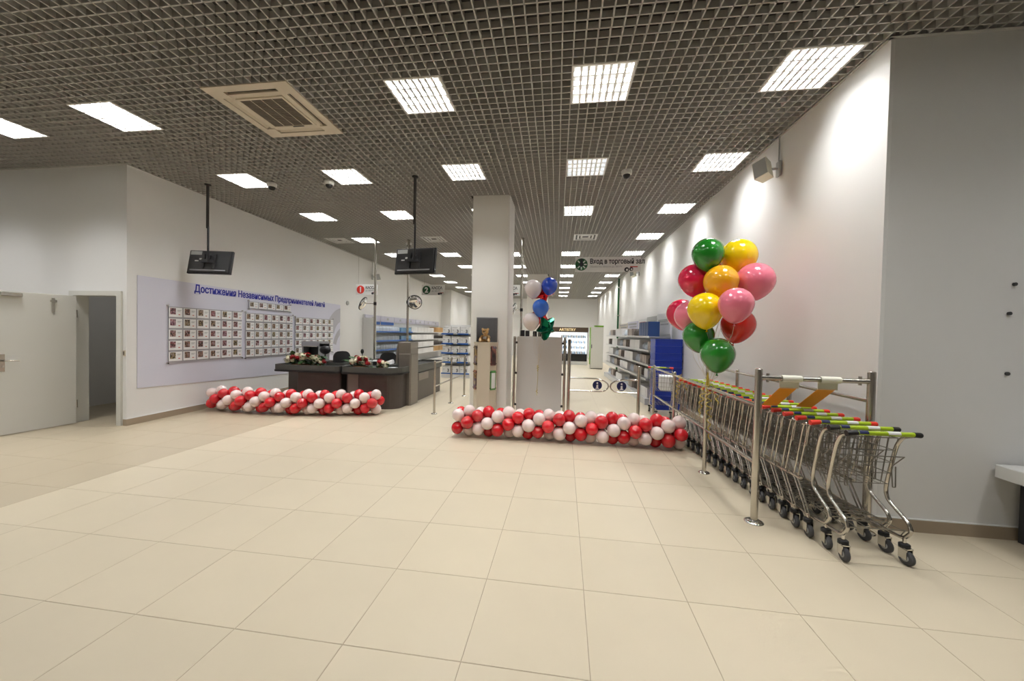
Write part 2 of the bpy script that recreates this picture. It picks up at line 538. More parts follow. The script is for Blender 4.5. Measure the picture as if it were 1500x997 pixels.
MB().cyl((0.0, 0.012, 0.25), (0.0, 0.012, 0.37), 0.012).cyl((0.0, 0.012, 1.65), (0.0, 0.012, 1.77), 0.012).build('hinge', M_STEEL, leaf)
sw = thing('light_switch', 'small grey wall switch between the doorway and the corner', 'switch', (-6.685, 4.85, 1.12))
MB().bbox(-0.02, 0.02, -0.012, 0.0, -0.045, 0.045, 0.003).build('plate', M_CREAM, sw)
MB().box(-0.012, 0.012, -0.016, -0.01, -0.028, 0.028).build('rocker', M_GRILLE, sw)

sl_ = thing('storeroom_light', 'slim strip light on the storeroom ceiling beyond the doorway', 'ceiling light', (-7.6, 6.0, 2.68))
MB().bbox(-0.6, 0.6, -0.05, 0.05, 0.0, 0.02, 0.004).build('housing', M_TRIM, sl_)
_ld = bpy.data.lights.new('storeroom_tube', 'AREA')
_ld.shape = 'RECTANGLE'
_ld.size, _ld.size_y = 1.1, 0.06
_ld.energy = 2.2
_ld.color = LAMP_COLOR
_e = bpy.data.objects.new('storeroom_tube', _ld)
COL.objects.link(_e)
_e.parent = sl_
_e.location = (0, 0, -0.005)

# ------------------------------------------------------------------ ceiling
ceiling = struct(MB().box(-10.8, 6.6, -4.4, 26.2, 4.55, 4.65).build('ceiling', M_VOID))
ceiling['label'] = 'grey open-cell grid ceiling under a dark void'
C = 0.0964
def snap(a, n=6):
    return (round(a / C - n / 2) + n / 2) * C
cols = [-8.87, -7.05, -5.31, -3.48, -1.57, 0.27, 2.125]
rows = [1.80, 3.74, 5.61, 7.55, 9.55, 11.5, 13.6, 15.7, 17.75, 19.85, 21.9, 23.9]
lamps = []
for v in rows:
    for ci, u in enumerate(cols):
        if v > 4.5 and ci < 2:
            continue
        if abs(v - 3.74) < 0.01 and ci == 3:
            continue
        if abs(v - 9.55) < 0.01 and ci in (3, 5):
            continue
        lamps.append((snap(u), snap(v)))
lamps.append((snap(3.98), snap(1.80)))
AC = (snap(-3.29, 10), snap(3.9, 10))
vents = [(snap(-6.03), snap(9.5)), (snap(-3.36), snap(9.5)), (snap(0.6), snap(9.5))]
holes = [(u - 3 * C, u + 3 * C, v - 3 * C, v + 3 * C) for u, v in lamps + vents]
holes.append((AC[0] - 5 * C, AC[0] + 5 * C, AC[1] - 5 * C, AC[1] + 5 * C))
holes.append((-1.70, -0.98, 6.58, 7.27))
holes.append((-1.40, -0.46, 15.38, 16.12))
def cut(a, b, spans):
    out = [(a, b)]
    for s0, s1 in spans:
        nx = []
        for p, q in out:
            if s1 <= p or s0 >= q:
                nx.append((p, q))
                continue
            if s0 > p + 1e-5:
                nx.append((p, s0))
            if s1 < q - 1e-5:
                nx.append((s1, q))
        out = nx
    return out
BW, BH = 0.0056, 0.055
gb = MB()
def blade(u0, v0, u1, v1, along):
    z0, z1 = H, H + BH
    if along:
        q = [(sh(u0 - BW, v0), v0), (sh(u0 + BW, v0), v0), (sh(u0 + BW, v1), v1), (sh(u0 - BW, v1), v1)]
    else:
        q = [(sh(u0, v0), v0 - BW), (sh(u1, v0), v0 - BW), (sh(u1, v0), v0 + BW), (sh(u0, v0), v0 + BW)]
    gb.prism(q, z0, z1)
eps = 1e-4
for i in range(int(-10.6 / C), int(6.4 / C) + 1):
    u = i * C
    if -6.62 <= u <= 2.54:
        top = 26.0
    elif u < -6.62:
        top = 4.84
    else:
        top = 3.44
    if -6.78 <= u < -6.62:
        top = 4.84
    for p, q in cut(-4.2, top, [(h_[2], h_[3]) for h_ in holes if h_[0] + eps < u < h_[1] - eps]):
        blade(u, p, u, q, True)
for j in range(int(-4.2 / C), int(26 / C) + 1):
    v = j * C
    ua, ub = (-10.6 if v < 4.84 else -6.66), (6.3 if v < 3.44 else 2.54)
    for p, q in cut(ua, ub, [(h_[0], h_[1]) for h_ in holes if h_[2] + eps < v < h_[3] - eps]):
        blade(p, v, q, v, False)
go = gb.build('ceiling_grid', M_GRID, ceiling)
go['kind'] = 'stuff'
# wall angle strips
struct(MB().prism([(LW[0] - 0.01, 4.84), (LW[0] + 0.025, 4.84), (lwx(21) + 0.025, 21), (lwx(21) - 0.01, 21)], H - 0.004, H).build('trim_ceiling_left', M_GRID))
struct(MB().prism([(2.545, 3.43), (2.58, 3.43), (rwx(26) + 0.01, 26), (rwx(26) - 0.025, 26)], H - 0.004, H).build('trim_ceiling_right', M_GRID))

struct(MB().box(2.545, 6.4, 3.42, 3.46, H - 0.004, H).build('trim_ceiling_front_right', M_GRID))
struct(MB().box(-10.6, LW[0] + 0.02, 4.82, 4.86, H - 0.004, H).build('trim_ceiling_front_left', M_GRID))
# louvre lamp
def lamp_proto():
    r = thing('ceiling_light', 'square recessed louvre light set into the grid ceiling', 'ceiling light', (0, 0, 0), 0, 'recessed louvre lights in the grid ceiling')
    a = 3 * C - 0.004
    f = MB()
    for x0, x1, y0, y1 in ((-a, a, -a, -a + 0.018), (-a, a, a - 0.018, a), (-a, -a + 0.018, -a + 0.018, a - 0.018), (a - 0.018, a, -a + 0.018, a - 0.018)):
        f.box(x0, x1, y0, y1, -0.004, 0.09)
    f.build('frame', M_LAMPW, r)
    MB().box(-a + 0.018, a - 0.018, -a + 0.018, a - 0.018, 0.085, 0.09).build('reflector', M_LAMPW, r)
    b = a - 0.018
    l = MB()
    for k in range(1, 4):
        y = -b + 2 * b * k / 4
        l.box(-b, b, y - 0.007, y + 0.007, 0.0, 0.045)
    for k in range(1, 8):
        x = -b + 2 * b * k / 8
        vs = []
        for y0_, y1_ in [(-b + 2 * b * q / 4, -b + 2 * b * (q + 1) / 4) for q in range(4)]:
            # parabolic cross blade: wide at the bottom, thin at the top
            l.add([(x - 0.011, y0_, 0.002), (x + 0.011, y0_, 0.002), (x + 0.011, y1_, 0.002), (x - 0.011, y1_, 0.002),
                   (x - 0.002, y0_, 0.038), (x + 0.002, y0_, 0.038), (x + 0.002, y1_, 0.038), (x - 0.002, y1_, 0.038)],
                  [(0, 3, 2, 1), (4, 5, 6, 7), (0, 1, 5, 4), (1, 2, 6, 5), (2, 3, 7, 6), (3, 0, 4, 7)])
    l.build('louvre', M_LOUVRE, r)
    return r
ld = bpy.data.lights.new('lamp_light', 'AREA')
ld.shape = 'SQUARE'
ld.size = 6 * C - 0.05
ld.energy = LAMP_POWER
ld.color = LAMP_COLOR
ld.spread = R(126)
lds = ld.copy()
lds.shape = 'RECTANGLE'
lds.size, lds.size_y = 6 * C - 0.06, 0.036
lds.energy = LAMP_POWER / 4
ld2 = ld.copy()
ld2.energy = LAMP_POWER * 0.07
ld2.color = (0.86, 0.92, 1.0)
lp = lamp_proto()
NTH = ['first', 'second', 'third', 'fourth', 'fifth', 'sixth', 'seventh', 'eighth', 'ninth', 'tenth', 'eleventh', 'twelfth', 'thirteenth']
LN = {7: 'over the front corner by the counter', 0: 'farthest over the door wall', 1: 'over the open door', 2: 'in the line over the lavender board', 3: 'in the line over the first checkout', 4: 'in the line that meets the white column',
      5: 'in the line over the entrance aisle', 6: 'in the line along the right wall'}
OFF = (5, 5.61)
prot = [copy_tree(lp) for _ in lamps[1:]] + [lp]
for o, (u, v) in zip(prot, lamps):
    o.location = (sh(u, v), v, H)
    ci = min(range(8), key=lambda q: abs((cols + [3.98])[q] - u))
    n_back = sum(1 for u2, v2 in lamps if abs(u2 - u) < 0.01 and v2 > v + 0.01)
    o['label'] = 'louvre light %s, %s from the back wall' % (LN[ci], NTH[n_back]) if 1 < ci < 7 else 'louvre light %s, %s' % (LN[ci], 'nearer the door wall' if v > 3 else 'farther from the door wall')
    o['group'] = 'louvre lights ' + LN[ci]
    if ci == OFF[0] and abs(v - OFF[1]) < 0.1:
        o['label'] = 'dim bluish louvre light in the grid ceiling beside the entrance-side dome camera'
        e = bpy.data.objects.new('lamp_light', ld2)
    elif 3 < v < 8:
        for q in range(4):      # one strip per tube where the tubes can be told apart
            e = bpy.data.objects.new('lamp_tube', lds)
            COL.objects.link(e)
            e.parent = o
            e.location = (0, (q - 1.5) * (6 * C - 0.044) / 4, 0.070)
        continue
    else:
        e = bpy.data.objects.new('lamp_light', ld)
    COL.objects.link(e)
    e.parent = o
    e.location = (0, 0, 0.078)

# air-conditioning cassette
ac = thing('air_conditioner', 'cream ceiling cassette air conditioner with four slots and central grille', 'air conditioner', (sh(*AC), AC[1], H - 0.012))
a = 0.485
pl = MB()
pl.box(-a, a, -a, -a + 0.085, 0, 0.03).box(-a, a, a - 0.085, a, 0, 0.03)
pl.box(-a, -a + 0.085, -a + 0.085, a - 0.085, 0, 0.03).box(a - 0.085, a, -a + 0.085, a - 0.085, 0, 0.03)
for sx in (-1, 1):
    for sy in (-1, 1):
        pl.box(min(sx * 0.40, sx * 0.30), max(sx * 0.40, sx * 0.30), min(sy * 0.40, sy * 0.30), max(sy * 0.40, sy * 0.30), 0.0, 0.03)
pl.box(-0.34, 0.34, -0.34, 0.34, 0.008, 0.03)
pl.build('panel', M_CREAM, ac)
MB().box(-a + 0.01, a - 0.01, -a + 0.01, a - 0.01, 0.03, 0.06).build('slot_backing', M_BLACK, ac)
for k in range(4):
    f = MB().add([(-0.29, -0.392, 0.006), (0.29, -0.392, 0.006), (0.29, -0.362, 0.022), (-0.29, -0.362, 0.022),
                  (-0.29, -0.392, 0.010), (0.29, -0.392, 0.010), (0.29, -0.362, 0.026), (-0.29, -0.362, 0.026)],
                 [(0, 3, 2, 1), (4, 5, 6, 7), (0, 1, 5, 4), (1, 2, 6, 5), (2, 3, 7, 6), (3, 0, 4, 7)])
    f.build('louvre_flap', M_CREAM, ac, (0, 0, 0), k * PI / 2)
gr = MB()
for k in range(26):
    y = -0.24 + 0.48 * k / 25
    gr.box(-0.25, 0.25, y - 0.006, y + 0.006, 0.0, 0.008)
gr.build('intake_grille', M_GRILLE, ac)
fr_ = MB().box(-0.275, 0.275, -0.275, -0.25, -0.004, 0.01).box(-0.275, 0.275, 0.25, 0.275, -0.004, 0.01).box(-0.275, -0.25, -0.25, 0.25, -0.004, 0.01).box(0.25, 0.275, -0.25, 0.25, -0.004, 0.01)
for x in (-0.125, 0, 0.125):
    fr_.box(x - 0.003, x + 0.003, -0.25, 0.25, -0.003, 0.004)
fr_.build('grille_frame', M_CREAM, ac)
MB().box(-0.02, 0.12, 0.255, 0.272, -0.007, -0.003).build('display_strip', M_BLACK, ac)

# ceiling vents
VL = ['white square ceiling diffuser close to the left wall', 'white square ceiling diffuser beyond the monitor by the column', 'white square ceiling diffuser above the entrance sign']
for (u, v), lb in zip(vents, VL):
    t = thing('ceiling_vent', lb, 'vent', (sh(u, v), v, H - 0.006), 0, 'square ceiling diffusers')
    b = MB()
    for k, (p, z) in enumerate(((0.285, 0.0), (0.20, 0.004), (0.12, 0.008))):
        wd = 0.045
        b.box(-p, p, -p, -p + wd, z, z + 0.012).box(-p, p, p - wd, p, z, z + 0.012).box(-p, -p + wd, -p + wd, p - wd, z, z + 0.012).box(p - wd, p, -p + wd, p - wd, z, z + 0.012)
    b.build('cone_ring', M_WHITEP, t)
    MB().box(-0.28, 0.28, -0.28, 0.28, 0.022, 0.03).build('backing', M_DKGREY, t)

# dome cameras
for (x, y), lb in zip(((-4.95, 5.72), (-3.90, 5.72), (0.867, 5.75), (-4.33, 9.9)),
                      ('white dome camera on the ceiling nearest the left wall', 'white dome camera on the ceiling midway to the hanging monitor by the column',
                       'white dome camera on the ceiling in front of the entrance sign', 'white dome camera on the ceiling above the checkouts')):
    t = thing('dome_camera', lb, 'camera', (x, y, H), 0, 'ceiling dome cameras')
    MB().lathe([(0.075, 0.0), (0.078, -0.02), (0.075, -0.05), (0.06, -0.065)], 18).build('housing', M_WHITEP, t)
    MB().lathe([(0.056, -0.06), (0.052, -0.085), (0.036, -0.108), (0.0, -0.118)], 16).build('dome', M_BLACK, t)

# ------------------------------------------------------------------ left wall board (local frame: x along wall, y out of it, z up)
ang = math.atan2(1, -0.03) - PI       # direction of travel along the wall, seen facing it
def leftwall_frame(name, label, cat, y, z, off=0.0):
    o = thing(name, label, cat, (lwx(y) + off, y, z), math.atan2(1, -0.03))
    return o        # local +x runs into the shop, local -y points into the room
bo = leftwall_frame('notice_board', 'pale lavender printed board with blue Cyrillic heading on the left wall', 'board', 4.99, 0, 0.004)
PL = 5.62
MB().add([(0, -0.006, 0.56), (PL, -0.006, 0.36), (PL, -0.006, 2.31), (0, -0.006, 2.34), (0, 0.0, 0.56), (PL, 0, 0.36), (PL, 0, 2.31), (0, 0, 2.34)],
         [(0, 1, 2, 3), (7, 6, 5, 4), (0, 4, 5, 1), (1, 5, 6, 2), (2, 6, 7, 3), (3, 7, 4, 0)]).build('panel', M_PANEL, bo)
# grey swoosh at the far end
def arc_band(cx, cz, r0, r1, a0, a1, n=16):
    b = MB()
    vs, fs = [], []
    for k in range(n + 1):
        a = a0 + (a1 - a0) * k / n
        for r in (r0, r1):
            vs.append((min(cx + r * math.cos(a), PL - 0.005), -0.0085, cz + r * math.sin(a)))
    for k in range(n):
        fs.append((2 * k, 2 * k + 1, 2 * k + 3, 2 * k + 2))
    return b.add(vs, fs)
arc_band(5.75, 1.35, 0.45, 0.86, R(88), R(170)).build('swoosh', M_PANELG, bo)
arc_band(5.95, 0.95, 0.55, 0.72, R(100), R(165)).build('swoosh', M_PANELG, bo)
text('lettering', 'Достижения Независимых Предпринимателей Амвэй', 0.185, M_BLUETXT, bo, (0.93, -0.009, 2.185), (R(90), 0, 0), 0.002, 0.0045, sx=0.80)

cardm = MB().box(-0.5, 0.5, -0.008, 0, -0.5, 0.5).mesh('card', M_CARD)
phm = MB().box(-0.5, 0.5, -0.0025, 0, -0.5, 0.5).mesh('portrait', M_PHOTO)
mkm = MB().box(-0.5, 0.5, -0.0025, 0, -0.5, 0.5).mesh('red_mark', M_REDMARK)
txm = MB().box(-0.5, 0.5, -0.002, 0, 0.2, 0.5).box(-0.5, 0.3, -0.002, 0, -0.5, -0.2).mesh('caption', M_GREYTXT)
def rack(label, s0, s1, zt, zb, nx, ny):
    # s measured from the board's near end
    r = leftwall_frame('card_rack', label, 'card display', 4.99 + s0, 0, 0.020)
    r['group'] = 'portrait card racks on the board'
    L_ = s1 - s0
    MB().box(0.015, L_ - 0.015, -0.010, 0.0, zb + 0.015, zt - 0.015).build('backplate', M_ACRYL, r)
    for x in (0.0, L_):
        for z in (zb, zt):
            MB().cyl((x, -0.022, z), (x, 0.008, z), 0.014, n=8).build('stand_off', M_CHROME, r)
    pw, ph = L_ / nx, (zt - zb - 0.03) / ny
    for i in range(nx):
        for j in range(ny):
            cx, cz = (i + 0.5) * pw, zb + 0.015 + (j + 0.5) * ph
            c = put('card', cardm, r, (cx, -0.010, cz), (0, 0, 0), (pw * 0.88, 1, ph * 0.84))
            put('portrait', phm, c, (-0.22, -0.008, 0.10), (0, 0, 0), (0.42, 1, 0.68))
            put('red_mark', mkm, c, (0.27, -0.008, -0.24), (0, 0, 0), (0.13, 1, 0.08))
            put('caption', txm, c, (0.27, -0.008, 0.18), (0, 0, 0), (0.3, 1, 0.16))
rack('rack of thirty portrait cards on the lavender board, nearest the door', 0.45, 1.97, 1.90, 0.92, 6, 5)
rack('rack of thirty portrait cards on the lavender board, between the other two tall racks', 2.05, 3.50, 1.885, 0.90, 6, 5)
rack('rack of thirty portrait cards on the lavender board, behind the till hood', 3.58, 5.22, 1.86, 0.88, 6, 5)
rack('single-row rack of five portrait cards just under the blue heading', 2.13, 3.42, 2.135, 1.95, 5, 1)
ws = leftwall_frame('wall_sensor', 'small round grey sensor on the left wall past the board', 'sensor', 11.0, 2.40)
MB().cyl((0, 0, 0), (0, -0.035, 0), 0.07, 0.06, n=16).build('body', M_HEADG, ws)

# ------------------------------------------------------------------ hanging monitors
def monitor(x, y, yaw, tilt, label):
    t = thing('hanging_monitor', label, 'monitor', (x, y, H), 0, 'monitors on ceiling poles')
    MB().lathe([(0.05, 0.0), (0.05, -0.012), (0.022, -0.02), (0.022, -0.75), (0.0, -0.75)], 12).build('ceiling_pole', M_BLACK, t)
    MB().cyl((0.012, 0, -0.72), (0.012, 0, -1.33), 0.016, n=10).build('extension_pole', M_BLACK, t)
    s = put('screen', MB().bbox(-0.36, 0.36, 0.0, 0.045, -0.21, 0.21, 0.008).mesh('screen', M_BLACK), t, (0.0, 0.05, -1.32), (R(tilt), 0, R(yaw)))
    MB().bbox(-0.33, 0.33, -0.018, 0.0, -0.19, 0.19, 0.006).build('back_cover', M_TVBACK, s)
    MB().box(-0.30, 0.28, -0.022, -0.016, -0.165, -0.145).build('port_strip', M_ACRYL, s)
    MB().box(-0.32, -0.14, -0.022, -0.016, 0.12, 0.185).build('label_plate', M_HEADG, s)
    MB().box(-0.24, -0.18, -0.022, -0.017, 0.0, 0.02).box(-0.17, -0.13, -0.022, -0.017, 0.03, 0.06).build('sticker', M_WHITEP, s)
    b = MB().box(-0.11, -0.07, -0.04, -0.015, -0.13, 0.13).box(0.07, 0.11, -0.04, -0.015, -0.13, 0.13).box(-0.11, 0.11, -0.055, -0.03, -0.03, 0.03)
    b.tube([(0, -0.05, 0), (0.02, -0.05, 0.1)], 0.02, 8)
    b.build('bracket', M_BLACK, s)
    return t
monitor(-6.13, 5.67, 12, -12, 'black monitor seen from behind hanging over the lavender board')
monitor(-2.39, 5.67, -8, -8, 'black monitor seen from behind hanging beside the white column')

# ------------------------------------------------------------------ balloon garlands
def small_balloon(name, m):
    b = MB()
    b.ball((0, 0, 0), (0.09, 0.09, 0.095), 20, 12)
    b.lathe([(0.0, -0.118), (0.012, -0.112), (0.006, -0.098), (0.022, -0.088)], 8)
    return b.mesh(name, m)
sb_r, sb_w = small_balloon('balloon_red', M_BRED), small_balloon('balloon_pearl', M_BPEARL)
def garland(p0, p1, mid, n, label, phase):
    t = thing('balloon_garland', label, 'balloon garland', (p0[0], p0[1], 0))
    core = []
    for k in range(n):
        f = k / (n - 1)
        x = (p1[0] - p0[0]) * f
        y = (p1[1] - p0[1]) * f + mid * 4 * f * (1 - f)
        core.append((x, y, 0.232))
    MB().tube(core, 0.006, 6).build('core_line', M_STRING, t)
    for k, (x, y, z) in enumerate(core):
        for j in range(4):
            a = PI / 2 * j + PI / 4 * k + phase
            rr = 0.137 + random.uniform(-0.006, 0.006)
            # angle measured in the plane across the line; 0 faces the room
            dy, dz = -math.cos(a), math.sin(a)
            zz = max(0.097, z + rr * dz)
            s = random.uniform(0.98, 1.06)
            d = Vector((random.uniform(-0.2, 0.2), dy, dz)).normalized()
            q = d.to_track_quat('Z', 'Y').to_euler()
            put('balloon', sb_r if j % 2 == 0 else sb_w, t, (x + random.uniform(-0.012, 0.012), y + rr * dy, zz), q, (s, s, s))
    return t
garland((-1.52, 5.43), (1.60, 5.40), 0.03, 22, 'red and pearl balloon garland lying in front of the column and entry gate', -PI / 4)
garland((-6.46, 6.17), (-3.40, 6.45), -0.20, 22, 'red and pearl balloon garland lying in front of the checkouts', -PI / 4)

# ------------------------------------------------------------------ big balloons
def big_balloon_mesh(name, m, r=0.18):
    prof = []
    for k in range(19):
        t = PI * k / 18
        x = math.sin(t)
        z = -math.cos(t)
        if z < 0:
            x *= 1 - 0.20 * (-z) ** 1.6
            z *= 1.22
        prof.append((r * x, r * z))
    prof[0] = (0.006, prof[0][1])
    prof[-1] = (0.0, prof[-1][1])
    return MB().lathe(prof, 26).mesh(name, m)
BM = {k: big_balloon_mesh('latex_' + k, m) for k, m in BAL.items()}
knotm = {k: MB().lathe([(0.016, -0.245), (0.010, -0.236), (0.004, -0.228), (0.010, -0.214)], 10).mesh('knot', m) for k, m in BAL.items()}
def big_balloon(kind, pos, label, tie, scale=1.0, group=None, tilt=(0, 0)):
    t = thing('balloon', label, 'balloon', pos, 0, group)
    e = put('latex_body', BM[kind], t, (0, 0, 0), (tilt[0], tilt[1], 0), (scale, scale, scale))
    put('knot', knotm[kind], e)
    tail = Vector(pos) + Vector((0, 0, -0.24 * scale))
    tail = (Matrix.Rotation(tilt[1], 3, 'Y') @ Matrix.Rotation(tilt[0], 3, 'X') @ Vector((0, 0, -0.238 * scale)))
    end = Vector(tie) - Vector(pos)
    pts = []
    for k in range(9):
        f = k / 8
        q = tail.lerp(end, f)
        q += Vector((0.02 * math.sin(3 * f * PI), 0.0, -0.04 * math.sin(f * PI) * (0.3 if end.z < -0.6 else 0.1)))
        pts.append(q)
    pts[0], pts[-1] = tail, end
    MB().tube(pts, 0.0018, 4).build('ribbon', M_STRING, t)
    return t
TIE = (1.63, 4.49, 1.0)
GB = 'balloons tied to the trolley bay rail'
# screen point -> world at depth Y is precomputed: x = a*Y, z = h + b*Y
def at(px, py, Y):
    d = _r2 * ((px - 750) / 545.46) + _d2 * ((py - 498.5) / 545.46) + _f
    t = Y / d.y
    return (d.x * t, Y, CAM_H + d.z * t)
for kind, px, py, Y, sc, lb, tl in (
    ('red', 1062, 394, 4.94, 1.009, 'scarlet balloon mostly hidden behind the orange one in the bunch', (0, 0)),
    ('green', 1037, 371, 4.45, 0.939, 'green balloon at the top of the bunch over the trolleys', (0, 0.0)),
    ('yellow', 1082, 375, 4.59, 1.073, 'clear yellow balloon at the top of the bunch over the trolleys', (0, 0.15)),
    ('crimson', 1017, 409, 4.65, 0.991, 'crimson balloon just below the topmost green one', (0, -0.2)),
    ('orange', 1056, 412, 4.37, 0.989, 'orange-yellow balloon in the middle of the bunch', (0, 0)),
    ('pink', 1106, 411, 4.40, 1.080, 'big pink balloon on the wall side of the bunch', (0, 0.3)),
    ('yellow', 1033, 453, 4.30, 1.006, 'yellow balloon above the two lower green ones', (0, -0.1)),
    ('pink', 1078, 445, 4.04, 0.911, 'pink balloon in front of the red one in the bunch', (0, 0.05)),
    ('crimson', 998, 459, 5.06, 1.022, 'crimson balloon at the aisle edge of the bunch, behind a pink one', (0, -0.25)),
    ('pink', 1010, 462, 4.72, 0.962, 'pink balloon half hidden behind the lower yellow one', (0, -0.25)),
    ('red', 1081, 475, 4.52, 1.000, 'red balloon below the middle pink one in the bunch', (0, 0.2)),
    ('green', 1023, 491, 4.49, 0.939, 'green balloon beside and just above the lowest one', (0, -0.2)),
    ('green', 1051, 518, 4.25, 0.953, 'green balloon hanging lowest in the bunch, above the rail', (0, 0.0)),
):
    big_balloon(kind, at(px, py, Y), lb, TIE, sc, GB, tl)
def curl(b, p, n, r, L, ph=0.0, lean=(0, 0)):
    pts = []
    for k in range(n * 8 + 1):
        a = 2 * PI * k / 8 + ph
        f = k / (n * 8)
        rr = r * (0.4 + 0.6 * math.sin(PI * min(1, f * 1.2 + 0.1)))
        pts.append((p[0] + rr * math.cos(a) + lean[0] * f, p[1] + rr * math.sin(a) + lean[1] * f, p[2] - L * f))
    b.tube(pts, 0.0045, 4)
rc = thing('curled_ribbon', 'gold curled ribbon hanging from the trolley bay rail under the balloons', 'ribbon', (1.62, 4.46, 1.02))
b = MB()
b.cyl((0.0, 0.0, -0.01), (0.0, 0.0, 0.14), 0.02, 0.008, n=8)
b.build('bow_knot', M_RIBBON, rc)
b = MB()
curl(b, (-0.01, -0.05, 0.0), 7, 0.032, 0.62, 0.0, (0.03, 0))
curl(b, (-0.05, -0.05, -0.02), 4, 0.03, 0.32, 1.0, (-0.05, 0))
curl(b, (0.05, -0.05, 0.0), 3, 0.026, 0.22, 2.0, (0.05, 0))
b.build('curls', M_RIBBON, rc)
rc2 = thing('curled_ribbon', 'small gold curled ribbon further along the trolley bay rail', 'ribbon', (1.60, 5.42, 1.02))
b = MB()
curl(b, (0, -0.04, 0.02), 5, 0.03, 0.34, 0.0, (-0.05, 0))
curl(b, (0.02, -0.04, 0.0), 3, 0.03, 0.2, 1.4, (0.06, 0))
b.build('curls', M_RIBBON, rc2)

# second bunch over the grey board
TIE2 = (-0.46, 6.84, 0.98)
G2 = 'balloons over the grey board'
for kind, px, py, Y, sc, lb, tl in (
    ('white', 781, 422, 6.70, 0.86, 'white balloon at the top of the bunch over the grey board', (0, 0)),
    ('blue', 805, 418, 6.75, 0.816, 'deep blue balloon at the top of the bunch over the grey board', (0, 0.1)),
    ('sky', 792, 450, 6.62, 0.82, 'mid blue balloon in the middle of the bunch over the grey board', (0, 0)),
    ('white', 778, 470, 6.66, 0.82, 'white balloon low in the bunch, touching the top of the grey board', (0, -0.1)),
):
    big_balloon(kind, at(px, py, Y), lb, TIE2, sc, G2, tl)
def star_mesh(name, m, r, n=5):
    b = MB()
    ring = []
    for k in range(2 * n):
        a = PI * k / n + PI / 2
        q = r if k % 2 == 0 else r * 0.52
        ring.append((q * math.cos(a), q * math.sin(a)))
    vs, fs = [], []
    for f, dpt in ((1.0, 0.0), (0.86, 0.26), (0.6, 0.40), (0.3, 0.46)):
        for x, z in ring:
            vs.append((x * f, -dpt * r, z * f))
    vs.append((0, -0.48 * r, 0))
    k2 = 2 * n
    for lv in range(3):
        for k in range(k2):
            j = (k + 1) % k2
            fs.append((lv * k2 + k, lv * k2 + j, (lv + 1) * k2 + j, (lv + 1) * k2 + k))
    for k in range(k2):
        fs.append((3 * k2 + k, 3 * k2 + (k + 1) % k2, 4 * k2))
    b.add(vs, fs, False)
    b.add([(x, -y, z) for x, y, z in vs], [tuple(reversed(f)) for f in fs], False)
    return b.mesh(name, m)
st_r, st_g = star_mesh('star_red', M_FOILR, 0.25), star_mesh('star_green', M_FOILG, 0.24)
for me, px, py, Y, rot, lb in ((st_r, 795, 428, 7.01, (0.2, 0.35, 0.5), 'red foil star balloon behind the upper white and blue ones'),
                               (st_r, 790, 462, 7.02, (0.1, -0.3, -0.3), 'red foil star balloon behind the mid blue one'),
                               (st_g, 800, 480, 6.80, (0.25, 0.6, 1.1), 'green foil star balloon beside the lower white one')):
    p = at(px, py, Y)
    t = thing('foil_balloon', lb, 'balloon', p, 0, G2)
    put('foil_body', me, t, (0, 0, 0), rot)
    e = Vector(TIE2) - Vector(p)
    MB().tube([(0, 0, -0.1), e * 0.5 + Vector((0.02, 0, -0.05)), e], 0.0018, 4).build('ribbon', M_STRING, t)
rc3 = thing('curled_ribbon', 'gold ribbon hanging down the front of the grey board', 'ribbon', (-0.46, 6.84, 0.98))
b = MB()
curl(b, (0, 0, 0.0), 3, 0.02, 0.12)
b.tube([(0, 0, 0.0), (0.004, 0, -0.25), (-0.008, 0, -0.50)], 0.005, 4)
curl(b, (-0.008, 0, -0.46), 2, 0.018, 0.10)
b.build('curls', M_RIBBON, rc3)

# ------------------------------------------------------------------ steel posts and rails
def post(b, x, y, h, r=0.022, base=True):
    b.cyl((x, y, 0.012), (x, y, h), r, n=14)
    b.lathe([(r, 0), (r * 0.8, 0.006), (0, 0.010)], 14, (x, y, h))
def base_plate(x, y, parent, r=0.058):
    MB().lathe([(r, 0.0), (r, 0.006), (r * 0.82, 0.014), (r * 0.45, 0.022), (0.0, 0.024)], 18, (x, y, 0)).build('base_plate', M_CHROME, parent)
def rail_run(name, label, pts, rails, cat='railing', r=0.02, group=None):
    t = thing(name, label, cat, (pts[0][0], pts[0][1], 0), 0, group)
    ox, oy = pts[0][0], pts[0][1]
    for x, y, h in pts:
        b = MB()
        post(b, x - ox, y - oy, h)
        b.build('post', M_STEEL, t)
        base_plate(x - ox, y - oy, t)
    for p, q in rails:
        MB().cyl((p[0] - ox, p[1] - oy, p[2]), (q[0] - ox, q[1] - oy, q[2]), r, n=10).build('rail', M_STEEL, t)
    return t
P = [(1.63, 3.38, 1.295), (1.63, 4.51, 1.03), (1.63, 5.75, 1.03), (1.62, 6.95, 1.03)]
bay = thing('trolley_bay', 'stainless steel trolley bay with posts and rails around the nested trolleys', 'trolley bay', (0, 0, 0))
for x, y, h_ in P:
    b = MB()
    post(b, x, y, h_, 0.028 if h_ > 1.1 else 0.022)
    b.build('post', M_STEEL, bay)
    base_plate(x, y, bay, 0.075 if h_ > 1.1 else 0.06)
for a_, c_ in zip(P[:-1], P[1:]):
    for z in (0.985, 0.50):
        MB().cyl((a_[0], a_[1], z), (c_[0], c_[1], z), 0.017, n=10).build('rail', M_STEEL, bay)
Q = [(2.46, 3.36, 1.30), (2.46, 4.45, 1.12), (2.45, 5.66, 1.10), (2.44, 6.75, 1.10)]
for x, y, h_ in Q:
    b = MB()
    post(b, x, y, h_, 0.028 if h_ > 1.2 else 0.022)
    b.build('post', M_STEEL, bay)
    base_plate(x, y, bay, 0.065)
